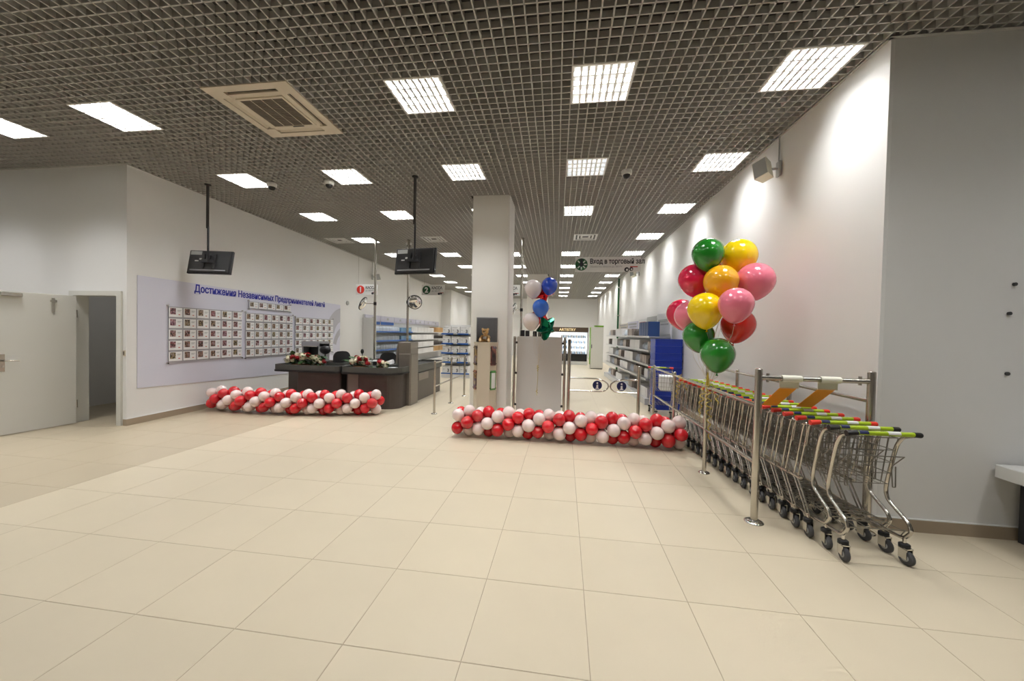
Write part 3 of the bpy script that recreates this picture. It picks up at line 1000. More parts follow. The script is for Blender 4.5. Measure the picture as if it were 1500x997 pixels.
for a_, c_ in zip(Q[:-1], Q[1:]):
    for z in (1.065, 0.50):
        MB().cyl((a_[0], a_[1], z), (c_[0], c_[1], z), 0.017, n=10).build('rail', M_STEEL, bay)
MB().cyl((1.63, 3.38, 1.225), (2.46, 3.36, 1.225), 0.021, n=12).build('cross_bar', M_STEEL, bay)
for x in (1.70, 2.39):
    MB().cyl((x, 3.378, 1.19), (x, 3.378, 1.262), 0.012, n=8).build('clamp_bolt', M_STEEL, bay)
# sleeves with orange strips
for x, lb in ((1.80, 'orange strip on a white sleeve of the trolley bay bar, next to the aisle post'),
              (2.09, 'orange strip on a white sleeve of the trolley bay bar, next to the wall post')):
    t = thing('orange_strip', lb, 'strip', (x, 3.37, 1.225), 0, 'orange strips on the trolley bay bar')
    b = MB()
    pts = []
    n = 12
    vs, fs = [], []
    for k in range(n + 1):
        a2 = 2 * PI * k / n
        for xx in (0, 0.15):
            vs.append((xx, 0.027 * math.sin(a2), 0.027 * math.cos(a2)))
    for k in range(n):
        fs.append((2 * k, 2 * k + 1, 2 * k + 3, 2 * k + 2))
    b.add(vs, fs, True)
    b.build('sleeve', M_IVORY, t)
    MB().box(0.0, 0.15, 0.024, 0.028, -0.085, 0.0).build('flap', M_IVORY, t)
    MB().add([(0.005, 0.022, -0.08), (0.135, 0.022, -0.08), (0.135, 0.31, -0.282), (0.005, 0.31, -0.282),
              (0.005, 0.026, -0.078), (0.135, 0.026, -0.078), (0.135, 0.314, -0.280), (0.005, 0.314, -0.280)],
             [(0, 1, 2, 3), (7, 6, 5, 4), (0, 4, 5, 1), (1, 5, 6, 2), (2, 6, 7, 3), (3, 7, 4, 0)]).build('strip', M_ORANGE, t)

rail_run('queue_rail', 'stainless queue rail with three posts beside the second checkout',
         [(-2.39, 6.74, 1.0), (-2.41, 7.85, 1.0), (-2.37, 8.80, 1.0)],
         [((-2.39, 6.74, 0.965), (-2.41, 7.85, 0.965)), ((-2.41, 7.85, 0.965), (-2.37, 8.80, 0.965)),
          ((-2.39, 6.74, 0.52), (-2.41, 7.85, 0.52)), ((-2.41, 7.85, 0.52), (-2.37, 8.80, 0.52))], r=0.014)

# entry gates
def gate(x, y, sgn, label, h_=1.0, reach=0.62):
    t = thing('entry_gate', label, 'gate', (x, y, 0), 0, 'swing entry gates')
    b = MB()
    post(b, 0, 0, h_, 0.03)
    b.build('post', M_STEEL, t)
    base_plate(0, 0, t, 0.07)
    pts = [(0, 0, 0.75), (sgn * (reach - 0.22), 0, 0.75), (sgn * (reach - 0.08), 0, 0.715), (sgn * (reach - 0.015), 0, 0.665), (sgn * reach, 0, 0.62),
           (sgn * (reach - 0.015), 0, 0.575), (sgn * (reach - 0.07), 0, 0.53), (sgn * (reach - 0.14), 0, 0.515), (0, 0, 0.515)]
    MB().tube(pts, 0.014, 8).build('arm', M_CHROME, t)
    xx = sgn * (reach - 0.2)
    d = MB().cyl((xx, -0.006, 0.632), (xx, 0.006, 0.632), 0.085, n=24).build('sign_disc', M_NAVY, t)
    MB().prism([(-0.016, -0.055), (0.016, -0.055), (0.016, 0.02), (0.03, 0.02), (0.03, 0.005)][:3] + [(-0.016, 0.01)], 0, 0.003).build('figure', M_WHITEP, d).location = (xx, -0.007, 0.625)
    d.children[0].rotation_euler = (R(90), 0, 0)
    f2 = MB().cyl((xx, -0.010, 0.672), (xx, -0.006, 0.672), 0.016, n=12).build('figure_head', M_WHITEP, d)
    f3 = MB().box(xx - 0.034, xx + 0.034, -0.010, -0.006, 0.566, 0.580).build('figure_foot', M_WHITEP, d)
    return t
gate(0.11, 6.98, 1, 'swing entry gate with round blue sign fixed beside the grey board', 1.46, 0.72)
gate(1.36, 6.96, -1, 'swing entry gate with round blue sign fixed on the trolley bay side', 1.0, 0.50)

# grey board (info screen) between posts
kb = thing('partition_board', 'plain grey partition board held between two steel posts', 'board', (-0.45, 7.05, 0))
MB().bbox(-0.43, 0.43, -0.012, 0.012, 0.09, 1.50, 0.003).build('board', M_BOARD, kb)
for x in (-0.475, 0.475):
    b = MB()
    post(b, x, 0, 1.49, 0.026)
    b.build('post', M_STEEL, kb)
    base_plate(x, 0, kb, 0.06)
    for z in (0.2, 0.8, 1.38):
        xx = x * 0.93
        MB().bbox(xx - 0.025, xx + 0.025, -0.02, 0.02, z - 0.02, z + 0.02, 0.004).build('clamp', M_DKGREY, kb)

# ------------------------------------------------------------------ display pillar with bear
dp = thing('display_pillar', 'beige half-octagonal display pillar against the white column', 'display stand', (-1.375, 6.6, 0))
oct_ = [(-0.20, 0.0), (-0.20, -0.12), (-0.11, -0.24), (0.11, -0.24), (0.20, -0.12), (0.20, 0.0)]
MB().prism(list(reversed(oct_))[::-1], 0, 1.36).build('body', M_PILLAR, dp)
MB().prism([(x * 1.03, y * 1.03) for x, y in oct_], 1.36, 1.385).build('shelf', M_PILLAR, dp)
MB().box(-0.19, 0.19, -0.012, -0.002, 1.385, 1.82).build('back_panel', M_SMOKE, dp)
vs, fs = [], []
n = 14
for k in range(n + 1):
    a2 = PI + PI * k / n
    for z in (1.385, 1.82):
        vs.append((0.19 * math.cos(a2), 0.225 * math.sin(a2), z))
for k in range(n):
    fs.append((2 * k, 2 * k + 2, 2 * k + 3, 2 * k + 1))
MB().add(vs, fs, True).build('acrylic_cover', M_GLASS, dp)
MB().tube([vs[2 * k + 1] for k in range(n + 1)], 0.004, 5).build('cover_rim', M_ACRYL, dp)
for sx in (-1, 1):
    for z0, m_, nm in ((0.98, M_PHOTO, 'leaflet_holder'), (0.55, M_PAPERG if sx > 0 else M_PHOTO, 'leaflet_holder')):
        hd = put(nm, MB().box(-0.06, 0.06, -0.014, -0.002, 0, 0.34).mesh(nm, m_), dp, (sx * 0.155, -0.18, z0), (0, 0, sx * R(53)))
        MB().box(-0.042, 0.042, -0.018, -0.014, 0.03, 0.30).build('leaflet', M_CARD if (sx > 0 and z0 < 0.9) else M_PHOTO, hd)
        for xx in (-0.062, 0.062):
            for zz in (0.03, 0.31):
                MB().cyl((xx, -0.022, zz), (xx, 0.0, zz), 0.007, n=8).build('stand_off', M_BLACK, hd)
bear = thing('teddy_bear', 'small golden teddy bear sitting in the acrylic case', 'teddy bear', (-1.375, 6.47, 1.385))
MB().ball((0, 0.02, 0.075), (0.062, 0.055, 0.075), 16, 10).build('body', M_BEAR, bear)
hd = MB().ball((-0.005, 0.0, 0.185), (0.062, 0.055, 0.054), 16, 10).build('head', M_BEAR, bear)
MB().ball((-0.008, -0.048, 0.175), (0.026, 0.022, 0.020), 12, 8).build('muzzle', M_BEARL, hd)
MB().ball((-0.008, -0.068, 0.183), (0.008, 0.006, 0.006), 8, 6).build('nose', M_BLACK, hd)
for sx in (-1, 1):
    MB().ball((-0.005 + sx * 0.048, 0.005, 0.228), (0.022, 0.012, 0.022), 10, 7).build('ear', M_BEAR, hd)
    MB().ball((-0.008 + sx * 0.022, -0.05, 0.198), 0.006, 8, 6).build('eye', M_BLACK, hd)
    MB().tube([(sx * 0.05, 0.01, 0.115), (sx * 0.075, -0.02, 0.085), (sx * 0.07, -0.055, 0.065)], 0.022, 10).ball((sx * 0.07, -0.06, 0.063), 0.024, 10, 7).build('arm', M_BEAR, bear)
    lg = MB().tube([(sx * 0.035, 0.0, 0.035), (sx * 0.065, -0.05, 0.03)], 0.028, 10).ball((sx * 0.072, -0.07, 0.034), (0.03, 0.022, 0.034), 10, 8).build('leg', M_BEAR, bear)
    MB().ball((sx * 0.074, -0.088, 0.034), (0.019, 0.008, 0.021), 10, 6).build('paw_pad', M_BEARL, lg)
MB().box(-0.03, 0.03, -0.062, -0.036, 0.055, 0.10).build('bib', M_WHITEP, bear)

# ------------------------------------------------------------------ shopping trolleys (local +y runs forward into the nest)
wheel_me = MB().lathe([(0.0, -0.014), (0.045, -0.014), (0.050, -0.009), (0.050, 0.009), (0.045, 0.014), (0.0, 0.014)], 18).mesh('wheel', M_RUBBER)
hub_me = MB().lathe([(0.0, -0.0165), (0.024, -0.0165), (0.024, 0.0165), (0.0, 0.0165)], 14).mesh('hub', M_HEADG)
fork_me = MB().box(-0.026, -0.020, -0.024, 0.030, 0.045, 0.115).box(0.020, 0.026, -0.024, 0.030, 0.045, 0.115).box(-0.026, 0.026, -0.024, 0.030, 0.110, 0.118).cyl((0, 0.012, 0.118), (0, 0.012, 0.180), 0.011, n=8).mesh('castor', M_CHROME)
coll_me = MB().lathe([(0.026, 0.112), (0.032, 0.116), (0.032, 0.138), (0.026, 0.142)], 14, (0, 0.012, 0)).mesh('collar', M_BLACK)
def castor(parent, x, y, rz=0.0):
    c = put('castor', fork_me, parent, (x, y, 0), (0, 0, rz))
    put('wheel', wheel_me, c, (0, -0.006, 0.0502), (0, R(90), 0))
    put('hub', hub_me, c, (0, -0.006, 0.0502), (0, R(90), 0))
    put('collar', coll_me, c)
    return c
def bez(pts, n=5, rnd=0.3):
    # rounds the corners of a polyline
    P_ = [Vector(p) for p in pts]
    out = [P_[0]]
    for i in range(1, len(P_) - 1):
        a_, b_, c_ = P_[i - 1], P_[i], P_[i + 1]
        p0 = b_.lerp(a_, rnd)
        p1 = b_.lerp(c_, rnd)
        for k in range(n + 1):
            t = k / n
            out.append(p0 * (1 - t) ** 2 + b_ * 2 * t * (1 - t) + p1 * t * t)
    out.append(P_[-1])
    return out
W2 = 0.215
def basket_mesh(y0=0.10, y1=0.66):
    b = MB()
    def sec(z):
        f = (z - 0.52) / 0.34
        return (W2 - 0.05 + 0.035 * f, y0 + 0.02 * (1 - f), y1 - 0.07 * (1 - f), W2 - 0.09 + 0.035 * f)
    for z in (0.52, 0.60, 0.68, 0.77, 0.86):
        wr, ya, yb, wf_ = sec(z)
        b.tube([(-wr, ya, z), (wr, ya, z), (wf_, yb, z), (-wf_, yb, z)], 0.0035 if z < 0.86 else 0.005, 4, closed=True)
    lo, hi = sec(0.52), sec(0.86)
    for k in range(10):
        f = k / 9
        for sx in (-1, 1):
            xa = sx * (lo[0] + (lo[3] - lo[0]) * f)
            xb = sx * (hi[0] + (hi[3] - hi[0]) * f)
            b.tube([(xa, lo[1] + (lo[2] - lo[1]) * f, 0.52), (xb, hi[1] + (hi[2] - hi[1]) * f, 0.86)], 0.0025, 4)
    for k in range(7):
        f = -1 + 2 * k / 6
        b.tube([(f * hi[0], hi[1], 0.86), (f * lo[0], lo[1], 0.52), (f * lo[3], lo[2], 0.52), (f * hi[3], hi[2], 0.86)], 0.0025, 4)
    return b
def side_profile(x):
    return [(x, -0.01, 0.905), (x, 0.07, 0.875), (x * 0.99, 0.115, 0.80), (x * 0.98, 0.195, 0.41), (x, 0.005, 0.295), (x, -0.02, 0.240), (x, 0.030, 0.172), (x, 0.15, 0.165)]
def trolley(name, label, caps, tubular, group):
    t = thing(name, label, 'trolley', (0, 0, 0), 0, group)
    hnd = MB().cyl((-W2 + 0.03, -0.02, 0.915), (W2 - 0.01, -0.02, 0.915), 0.0155, n=12).build('handle', M_LIME, t)
    for sx in (-1, 1):
        if sx < 0:
            cp = MB().cyl((-W2 - 0.025, -0.018, 0.908), (-W2 + 0.045, -0.02, 0.915), 0.021, 0.017, n=12)
        else:
            cp = MB().cyl((W2 - 0.025, -0.02, 0.915), (W2 + 0.015, -0.02, 0.913), 0.0175, 0.019, n=12)
            cp.ball((W2 + 0.015, -0.02, 0.913), 0.019, 12, 8)
        cp.build('end_cap', caps, t)
    MB().cyl((-W2 + 0.05, -0.020, 0.9165), (-W2 + 0.11, -0.020, 0.9165), 0.0160, n=12).build('logo_band', M_NAVY, hnd)
    MB().cyl((0.02, -0.0205, 0.9165), (0.10, -0.0205, 0.9165), 0.0158, n=12).build('label_band', M_WHITEP, hnd)
    r = 0.0125 if tubular else 0.0045
    for sx in (-1, 1):
        x = sx * (W2 - 0.01)
        if tubular:
            MB().tube(bez(side_profile(x) + [(sx * 0.13, 0.60, 0.165)], 4), r, 8).build('side_frame', M_STEEL, t)
        else:
            b = MB()
            for off in (0.0, 0.055):
                b.tube(bez([(x, 0.02 + off, 0.885), (x, 0.05 + off, 0.86), (x * 0.98, 0.155 + off * 0.9, 0.42)], 3), 0.0062, 6)
                b.tube(bez([(x * 0.98, 0.16 + off * 0.9, 0.42), (x, 0.005 + off * 0.7, 0.19), (x, 0.0 + off * 0.7, 0.160)], 3), 0.0070, 6)
            # hairpin hooks
            b.tube(bez([(x * 1.02, 0.03, 0.87), (x * 1.02, 0.06, 0.70), (x * 1.02, 0.075, 0.70), (x * 1.02, 0.06, 0.87)], 3), 0.0035, 5)
            b.tube([(x * 0.98, 0.12, 0.42), (x * 0.98, 0.25, 0.42)], 0.014, 6)
            b.tube([(x, 0.0, 0.165), (sx * 0.13, 0.60, 0.165)], 0.011, 8)
            b.tube([(x, 0.0, 0.89), (x, 0.12, 0.865)], 0.007, 6)
            b.build('side_frame', M_STEEL, t)
    basket_mesh().build('basket', M_WIRE, t)
    b = MB()
    for k in range(5):
        z, y = 0.235, 0.02 + 0.11 * k
        wd = W2 - 0.015 - 0.02 * k
        b.tube([(-wd, y, z), (wd, y, z)], 0.004, 4)
    for k in range(6):
        f = -1 + 2 * k / 5
        b.tube([(f * (W2 - 0.03), 0.02, 0.232), (f * (W2 - 0.09), 0.50, 0.232)], 0.003, 4)
    for sx in (-1, 1):
        b.tube([(sx * (W2 - 0.012), 0.02, 0.235), (sx * (W2 - 0.012), 0.06, 0.17)], 0.004, 4)
        b.tube([(sx * (W2 - 0.09), 0.46, 0.235), (sx * (W2 - 0.08), 0.50, 0.14)], 0.004, 4)
    b.build('lower_rack', M_WIRE, t)
    if tubular:
        b = MB()
        # folded seat frame and hooks
        b.tube([(-W2 + 0.03, 0.03, 0.745), (W2 - 0.03, 0.03, 0.745)], 0.004, 5)
        b.tube([(-W2 + 0.03, 0.11, 0.66), (-W2 + 0.03, 0.03, 0.745)], 0.004, 5)
        b.tube([(W2 - 0.03, 0.11, 0.66), (W2 - 0.03, 0.03, 0.745)], 0.004, 5)
        for x in (-W2 + 0.055, W2 - 0.055):
            b.tube(bez([(x - 0.014, 0.08, 0.66), (x - 0.010, 0.07, 0.515), (x + 0.010, 0.07, 0.515), (x + 0.014, 0.08, 0.66)], 3, 0.1), 0.004, 5)
        b.build('seat_frame', M_WIRE, t)
    for sx in (-1, 1):
        castor(t, sx * (W2 - 0.012), 0.012, R(sx * 8))
        castor(t, sx * 0.13, 0.60, R(-sx * 6))
    return t
GT = 'nested shopping trolleys in the bay'
ta = trolley('shopping_trolley', 'last tubular trolley of the nest, black caps on its lime handle', M_BLACK, True, GT)
tb = trolley('shopping_trolley', 'wire trolley with red caps on its lime handle, nested in the bay', M_REDCAP, False, GT)
NT = 20
ORD = ['first', 'second', 'third', 'fourth', 'fifth', 'sixth', 'seventh', 'eighth', 'ninth', 'tenth', 'eleventh', 'twelfth', 'thirteenth', 'fourteenth',
       'fifteenth', 'sixteenth', 'seventeenth', 'eighteenth']
for k in range(NT):
    if k == 0:
        o = ta
    elif k == 1:
        o = copy_tree(ta)
        o['label'] = 'tubular trolley with black handle caps, nested just ahead of the last one'
    elif k == 2:
        o = tb
    else:
        o = copy_tree(tb)
    if k > 1:
        o['label'] = ORD[k - 2] + ' red-capped wire trolley of the nest, counted from the tubular pair'
    d = 0.155 * k
    o.location = (2.195 - 0.075 * d - (0.02 if k > 1 else 0), 2.90 + d, 0)
    o.rotation_euler = (0, 0, R(3.5))
o = copy_tree(tb)
o['label'] = 'wire trolley holding white cartons beyond the bay, by the blue crates'
o.location = (1.98, 7.95, 0)
o.rotation_euler = (0, 0, R(172))
t = tag(MB().bbox(-0.13, 0.13, -0.17, 0.17, 0, 0.27, 0.004).build('carton', M_BOXW), 'white carton inside the lone trolley by the blue crates', 'carton')
t.location = (2.0, 7.58, 0.525)
t.rotation_euler = (0, 0, R(172))

# ------------------------------------------------------------------ checkouts
def tray_ring(poly_out, poly_in, z0, z1):
    n = len(poly_out)
    vs = [(*p, z0) for p in poly_out] + [(*p, z1) for p in poly_out] + [(*p, z1) for p in poly_in] + [(*p, z0) for p in poly_in]
    fs = []
    for i in range(n):
        j = (i + 1) % n
        fs += [(i, j, n + j, n + i), (n + i, n + j, 2 * n + j, 2 * n + i), (2 * n + i, 2 * n + j, 3 * n + j, 3 * n + i), (3 * n + i, 3 * n + j, j, i)]
    return MB().add(vs, fs)
def checkout(label, x0, x1, lx0, lx1, radl, radr, rear, light_panel):
    t = thing('checkout_counter', label, 'checkout', ((x0 + x1) / 2, 6.85, 0), 0, 'checkout counters')
    ox, oy = (x0 + x1) / 2, 6.85
    def sh_(pl): return [(x - ox, y - oy) for x, y in pl]
    cab = rbox_poly(x0, x1, 6.90, 7.42, (radl, radr, 0, 0), 8)
    MB().prism(sh_(cab), 0.0, 0.70, False).build('cabinet', M_LAM, t)
    po = rbox_poly(lx0, lx1, 6.80, 7.55, (0.10, radr + 0.04, 0, 0), 8)
    pi = rbox_poly(lx0 + 0.03, lx1 - 0.03, 6.83, 7.52, (0.08, radr + 0.02, 0, 0), 8)
    pb = rbox_poly(lx0 - 0.012, lx1 + 0.012, 6.788, 7.55, (0.11, radr + 0.05, 0, 0), 8)
    MB().prism(sh_(pb), 0.682, 0.72).build('bumper', M_BLACK, t)
    tray_ring(sh_(po), sh_(pi), 0.72, 0.825).build('tray_rim', M_TRAY, t)
    MB().prism(sh_(pi), 0.72, 0.765).build('tray_floor', M_BELT, t)
    if light_panel:
        a_, b_ = light_panel
        MB().box(a_ - ox, b_ - ox, 6.893 - oy, 6.905 - oy, 0.02, 0.68).build('front_panel', M_LAML, t)
        MB().box(b_ - ox, b_ + 0.006 - ox, 6.894 - oy, 6.904 - oy, 0.02, 0.68).build('panel_joint', M_BLACK, t)
    ra, rb_ = rear
    MB().bbox(ra - ox, rb_ - ox, 7.42 - oy, 9.45 - oy, 0.0, 0.64, 0.02).build('rear_cabinet', M_LAM, t)
    po = rbox_poly(ra - 0.03, rb_ + 0.03, 7.55, 9.5, (0, 0, 0.05, 0.05), 4)
    pi = rbox_poly(ra, rb_, 7.58, 9.47, (0, 0, 0.04, 0.04), 4)
    tray_ring(sh_(po), sh_(pi), 0.64, 0.81).build('conveyor_rim', M_TRAY, t)
    MB().prism(sh_(pi), 0.64, 0.765).build('conveyor_belt', M_BELT, t)
    return t, ox, oy
c2, ox, oy = checkout('bronze laminate checkout counter with a tall scanner pillar, beside the queue rail', -4.30, -3.22, -4.36, -3.17, 0.06, 0.26, (-3.72, -3.20), (-4.24, -4.02))
MB().bbox(-3.42 - ox, -3.13 - ox, 7.36 - oy, 7.78 - oy, 0.0, 1.10, 0.03).build('pillar', M_LAML, c2)
MB().add([(-3.47 - ox, 7.36 - oy, 0.86), (-3.42 - ox, 7.36 - oy, 0.86), (-3.42 - ox, 7.36 - oy, 1.30), (-3.44 - ox, 7.36 - oy, 1.22),
          (-3.47 - ox, 7.76 - oy, 0.86), (-3.42 - ox, 7.76 - oy, 0.86), (-3.42 - ox, 7.76 - oy, 1.30), (-3.44 - ox, 7.76 - oy, 1.22)],
         [(0, 1, 2, 3), (7, 6, 5, 4), (0, 4, 5, 1), (1, 5, 6, 2), (2, 6, 7, 3), (3, 7, 4, 0)]).bbox(-3.42 - ox, -3.14 - ox, 7.37 - oy, 7.77 - oy, 0.95, 1.32, 0.01).build('pillar_head', M_LAML, c2)
MB().bbox(-3.215 - ox, -3.15 - ox, 7.85 - oy, 8.45 - oy, 0.46, 0.62, 0.008).build('side_box', M_LAML, c2)
c1, ox1, oy1 = checkout('bronze laminate checkout counter carrying the long flower arrangement', -5.36, -4.42, -5.83, -4.40, 0.02, 0.06, (-4.86, -4.44), None)
MB().bbox(-6.10 - ox1, -5.50 - ox1, 7.56 - oy1, 8.5 - oy1, 0.0, 0.80, 0.015).build('till_desk', M_LAM, c1)

# till hood, devices
hd = thing('till_hood', 'grey metal till hood with a dark opening standing on the first checkout', 'till', (-5.72, 7.95, 0.80))
MB().box(-0.22, -0.185, -0.16, 0.2, 0, 0.42).box(0.185, 0.22, -0.16, 0.2, 0, 0.42).box(-0.22, 0.22, -0.18, 0.2, 0.36, 0.47).build('hood', M_ACRYL, hd)
MB().box(-0.185, 0.185, 0.16, 0.2, 0, 0.36).build('back_plate', M_BLACK, hd)
MB().box(-0.16, 0.16, 0.02, 0.05, 0.03, 0.33).build('screen', M_BLACK, hd)
MB().box(-0.17, 0.17, -0.185, -0.178, 0.352, 0.362).build('edge_strip', M_CREAM, hd)
dv = thing('customer_display', 'black rounded display on a stalk beside the till hood', 'display', (-5.12, 7.44, 0.766))
MB().lathe([(0.05, 0), (0.05, 0.012), (0.014, 0.02), (0.014, 0.28), (0.0, 0.28)], 12).build('stalk', M_BLACK, dv)
MB().ball((0, 0, 0.34), (0.13, 0.06, 0.095), 16, 10).build('display_head', M_BLACK, dv)
pr = thing('receipt_printer', 'pale receipt printer beside the till hood', 'printer', (-5.27, 7.38, 0.766))
MB().bbox(-0.07, 0.07, -0.07, 0.07, 0, 0.21, 0.015).build('casing', M_HEADG, pr)
MB().box(-0.05, 0.05, -0.074, -0.069, 0.14, 0.19).build('paper_slot', M_BLACK, pr)
pr = thing('receipt_printer', 'pale receipt printer with papers on the second checkout', 'printer', (-3.88, 7.38, 0.766))
MB().bbox(-0.11, 0.11, -0.05, 0.10, 0, 0.16, 0.02).build('casing', M_HEADG, pr)
MB().box(-0.07, 0.06, -0.06, -0.045, 0.06, 0.13).build('paper_slot', M_BLACK, pr)
MB().box(0.14, 0.46, -0.18, 0.02, 0.02, 0.026).build('paper_sheet', M_CARD, pr)
MB().cyl((0.16, 0.04, 0.09), (0.34, 0.02, 0.14), 0.035, 0.05, n=10).build('paper_roll', M_CARD, pr)
mc = thing('handset_stalk', 'black handset on a thin stalk on the second checkout', 'handset', (-4.265, 7.45, 0.766))
MB().cyl((0, 0, 0), (0, 0, 0.30), 0.010, n=8).lathe([(0.045, 0), (0.045, 0.01), (0.0, 0.012)], 12).build('stalk', M_BLACK, mc)
MB().ball((0, 0, 0.33), (0.035, 0.03, 0.055), 12, 8).build('head', M_BLACK, mc)
bx = tag(MB().bbox(-0.08, 0.08, -0.06, 0.06, 0, 0.15, 0.006).build('cash_box', M_HEADG), 'small grey box on the second checkout behind the roses', 'box')
bx.location = (-4.12, 7.40, 0.766)

def chair(x, y, rz, label):
    t = thing('office_chair', label, 'chair', (x, y, 0), rz, 'cashier chairs')
    for k in range(5):
        a_ = 2 * PI * k / 5
        f = MB().tube([(0, 0, 0.09), (0.26 * math.cos(a_), 0.26 * math.sin(a_), 0.065)], 0.02, 6).build('base_arm', M_BLACK, t)
        MB().cyl((0.26 * math.cos(a_) - 0.02, 0.26 * math.sin(a_), 0.03), (0.26 * math.cos(a_) + 0.02, 0.26 * math.sin(a_), 0.03), 0.029, n=10).build('castor', M_BLACK, f)
    MB().cyl((0, 0, 0.08), (0, 0, 0.42), 0.025, n=10).build('gas_lift', M_STEEL, t)
    MB().prism(rbox_poly(-0.22, 0.22, -0.21, 0.21, (0.1,) * 4, 5), 0.42, 0.49).build('seat', M_BLACK, t)
    pl_ = []
    for k in range(20):
        a_ = 2 * PI * k / 20
        ca, sa = math.cos(a_), math.sin(a_)
        pl_.append((0.20 * math.copysign(abs(ca) ** 0.6, ca), 0.20 * math.copysign(abs(sa) ** 0.8, sa)))
    put('backrest', MB().prism(pl_, -0.025, 0.025).mesh('backrest', M_BLACK), t, (0, 0.23, 0.83), (R(84), 0, 0))
    MB().tube([(0, 0.05, 0.43), (0, 0.25, 0.46), (0, 0.265, 0.75)], 0.016, 6).build('back_bar', M_BLACK, t)
chair(-5.19, 8.3, R(50), 'black cashier chair behind the checkout with the long flower arrangement')
chair(-4.10, 8.25, R(18), 'black cashier chair behind the checkout with the scanner pillar')

# flowers
def rose_mesh(name, m):
    b = MB()
    b.ball((0, 0, 0), (0.030, 0.030, 0.026), 9, 6)
    for lv, (r_, h_, n_) in enumerate(((0.034, 0.004, 5), (0.024, 0.016, 4))):
        for k in range(n_):
            a_ = 2 * PI * k / n_ + lv * 0.5
            c_, s_ = math.cos(a_), math.sin(a_)
            w_ = r_ * 0.75
            b.add([(c_ * 0.012 - s_ * w_ * 0.6, s_ * 0.012 + c_ * w_ * 0.6, -0.02), (c_ * 0.012 + s_ * w_ * 0.6, s_ * 0.012 - c_ * w_ * 0.6, -0.02),
                   (c_ * r_ + s_ * w_, s_ * r_ - c_ * w_, h_), (c_ * r_ * 1.15, s_ * r_ * 1.15, h_ + 0.014), (c_ * r_ - s_ * w_, s_ * r_ + c_ * w_, h_)], [(0, 1, 2, 3, 4)])
    return b.mesh(name, m)
rw, rr_ = rose_mesh('rose_white', M_ROSEW), rose_mesh('rose_red', M_ROSER)
def flowers(x, y, z, L_, n, label, hgt=0.17, sprays=60):
    t = thing('flower_arrangement', label, 'flowers', (x, y, z), 0, 'flower arrangements on the checkouts')
    MB().prism([(0.36 * L_ * math.cos(2 * PI * k / 14), 0.09 * math.sin(2 * PI * k / 14)) for k in range(14)], 0.0, 0.07).build('basket', M_BASKET, t)
    b = MB()
    for k in range(sprays):
        a_ = random.uniform(0, 2 * PI)
        ln = random.uniform(0.08, 0.19)
        bx_, by_, bz_ = random.uniform(-0.42, 0.42) * L_, random.uniform(-0.09, 0.07), random.uniform(0.03, hgt * 0.95)
        up = random.uniform(-0.3, 0.7)
        dx, dy = math.cos(a_), math.sin(a_)
        p0 = Vector((bx_, by_, bz_))
        d = Vector((dx, dy * 0.7, up)).normalized()
        s_ = d.cross(Vector((0, 0, 1))).normalized() * ln * 0.28
        p1 = p0 + d * ln * 0.55
        p2 = p0 + d * ln + Vector((0, 0, -0.02))
        p1.z, p2.z = max(p1.z, 0.012), max(p2.z, 0.010)
        b.add([p0, p1 + s_, p2, p1 - s_], [(0, 1, 2, 3)])
    fo = b.build('foliage', M_LEAF, t)
    fo['kind'] = 'stuff'
    for k in range(n):
        f = (k + 0.5) / n
        xx = (f - 0.5) * L_ * 0.86 + random.uniform(-0.02, 0.02)
        yy = random.uniform(-0.10, 0.03)
        zz = hgt * (0.55 + 0.45 * math.sin(PI * f)) * random.uniform(0.62, 1.05)
        put('rose', rr_ if (k % 3 == 1) else rw, t, (xx, yy, zz), (random.uniform(0.5, 1.1), random.uniform(-0.4, 0.4), random.uniform(0, 3)), (1.45,) * 3)
    return t
flowers(-5.22, 6.98, 0.765, 0.92, 32, 'long arrangement of white and red roses on the first checkout', 0.27, 190)
flowers(-4.03, 6.98, 0.765, 0.46, 20, 'larger bouquet of white and red roses on the second checkout', 0.26, 80)
flowers(-3.56, 6.99, 0.765, 0.24, 10, 'smaller bouquet of white and red roses on the second checkout', 0.17, 24)

# poles, mirrors, signs
def pole(x, y, label, z0=0.0):
    t = thing('ceiling_pole', label, 'pole', (x, y, 0), 0, 'steel service poles')
    MB().cyl((0, 0, z0), (0, 0, H), 0.032, n=16).build('tube', M_STEEL, t)
    MB().lathe([(0.055, H - 0.012), (0.055, H - 0.002), (0.034, H)], 16).build('ceiling_flange', M_STEEL, t)
    MB().lathe([(0.06, z0), (0.06, z0 + 0.012), (0.034, z0 + 0.02)], 16).build('foot_flange', M_STEEL, t)
def mirror(x, y, z, face, px, label):
    t = thing('convex_mirror', label, 'mirror', (px, y, z), 0, 'convex mirrors on the poles')
    d = Vector(face).normalized()
    rot = d.to_track_quat('Z', 'Y').to_euler()
    c_ = (x - px, -0.02, 0)
    prof = [(0.185, 0.0)] + [(0.18 * math.sin(PI / 2 * (1 - k / 7)), 0.07 * (1 - (1 - k / 7) ** 2)) for k in range(8)]
    put('mirror_dome', MB().lathe(prof, 26).mesh('mirror_dome', M_MIRROR), t, c_, rot)
    put('rim', MB().lathe([(0.18, -0.012), (0.195, -0.008), (0.195, 0.008), (0.18, 0.012)], 26).mesh('rim', M_DKGREY), t, c_, rot)
    MB().tube([(0, 0, 0), c_], 0.010, 6).build('arm', M_STEEL, t)
    MB().cyl((0, 0, -0.04), (0, 0, 0.04), 0.040, n=14).build('clamp', M_BLACK, t)
pole(-5.12, 9.56, 'steel pole rising from the floor to the ceiling behind the first checkout')
pole(-4.18, 9.56, 'steel pole rising to the ceiling behind the second checkout chair')
pole(-1.10, 9.56, 'steel pole rising to the ceiling behind the white column')
mirror(-5.46, 9.56, 2.28, (0.92, 0.12, -0.42), -5.12, 'round convex mirror seen edge-on on the first checkout pole')
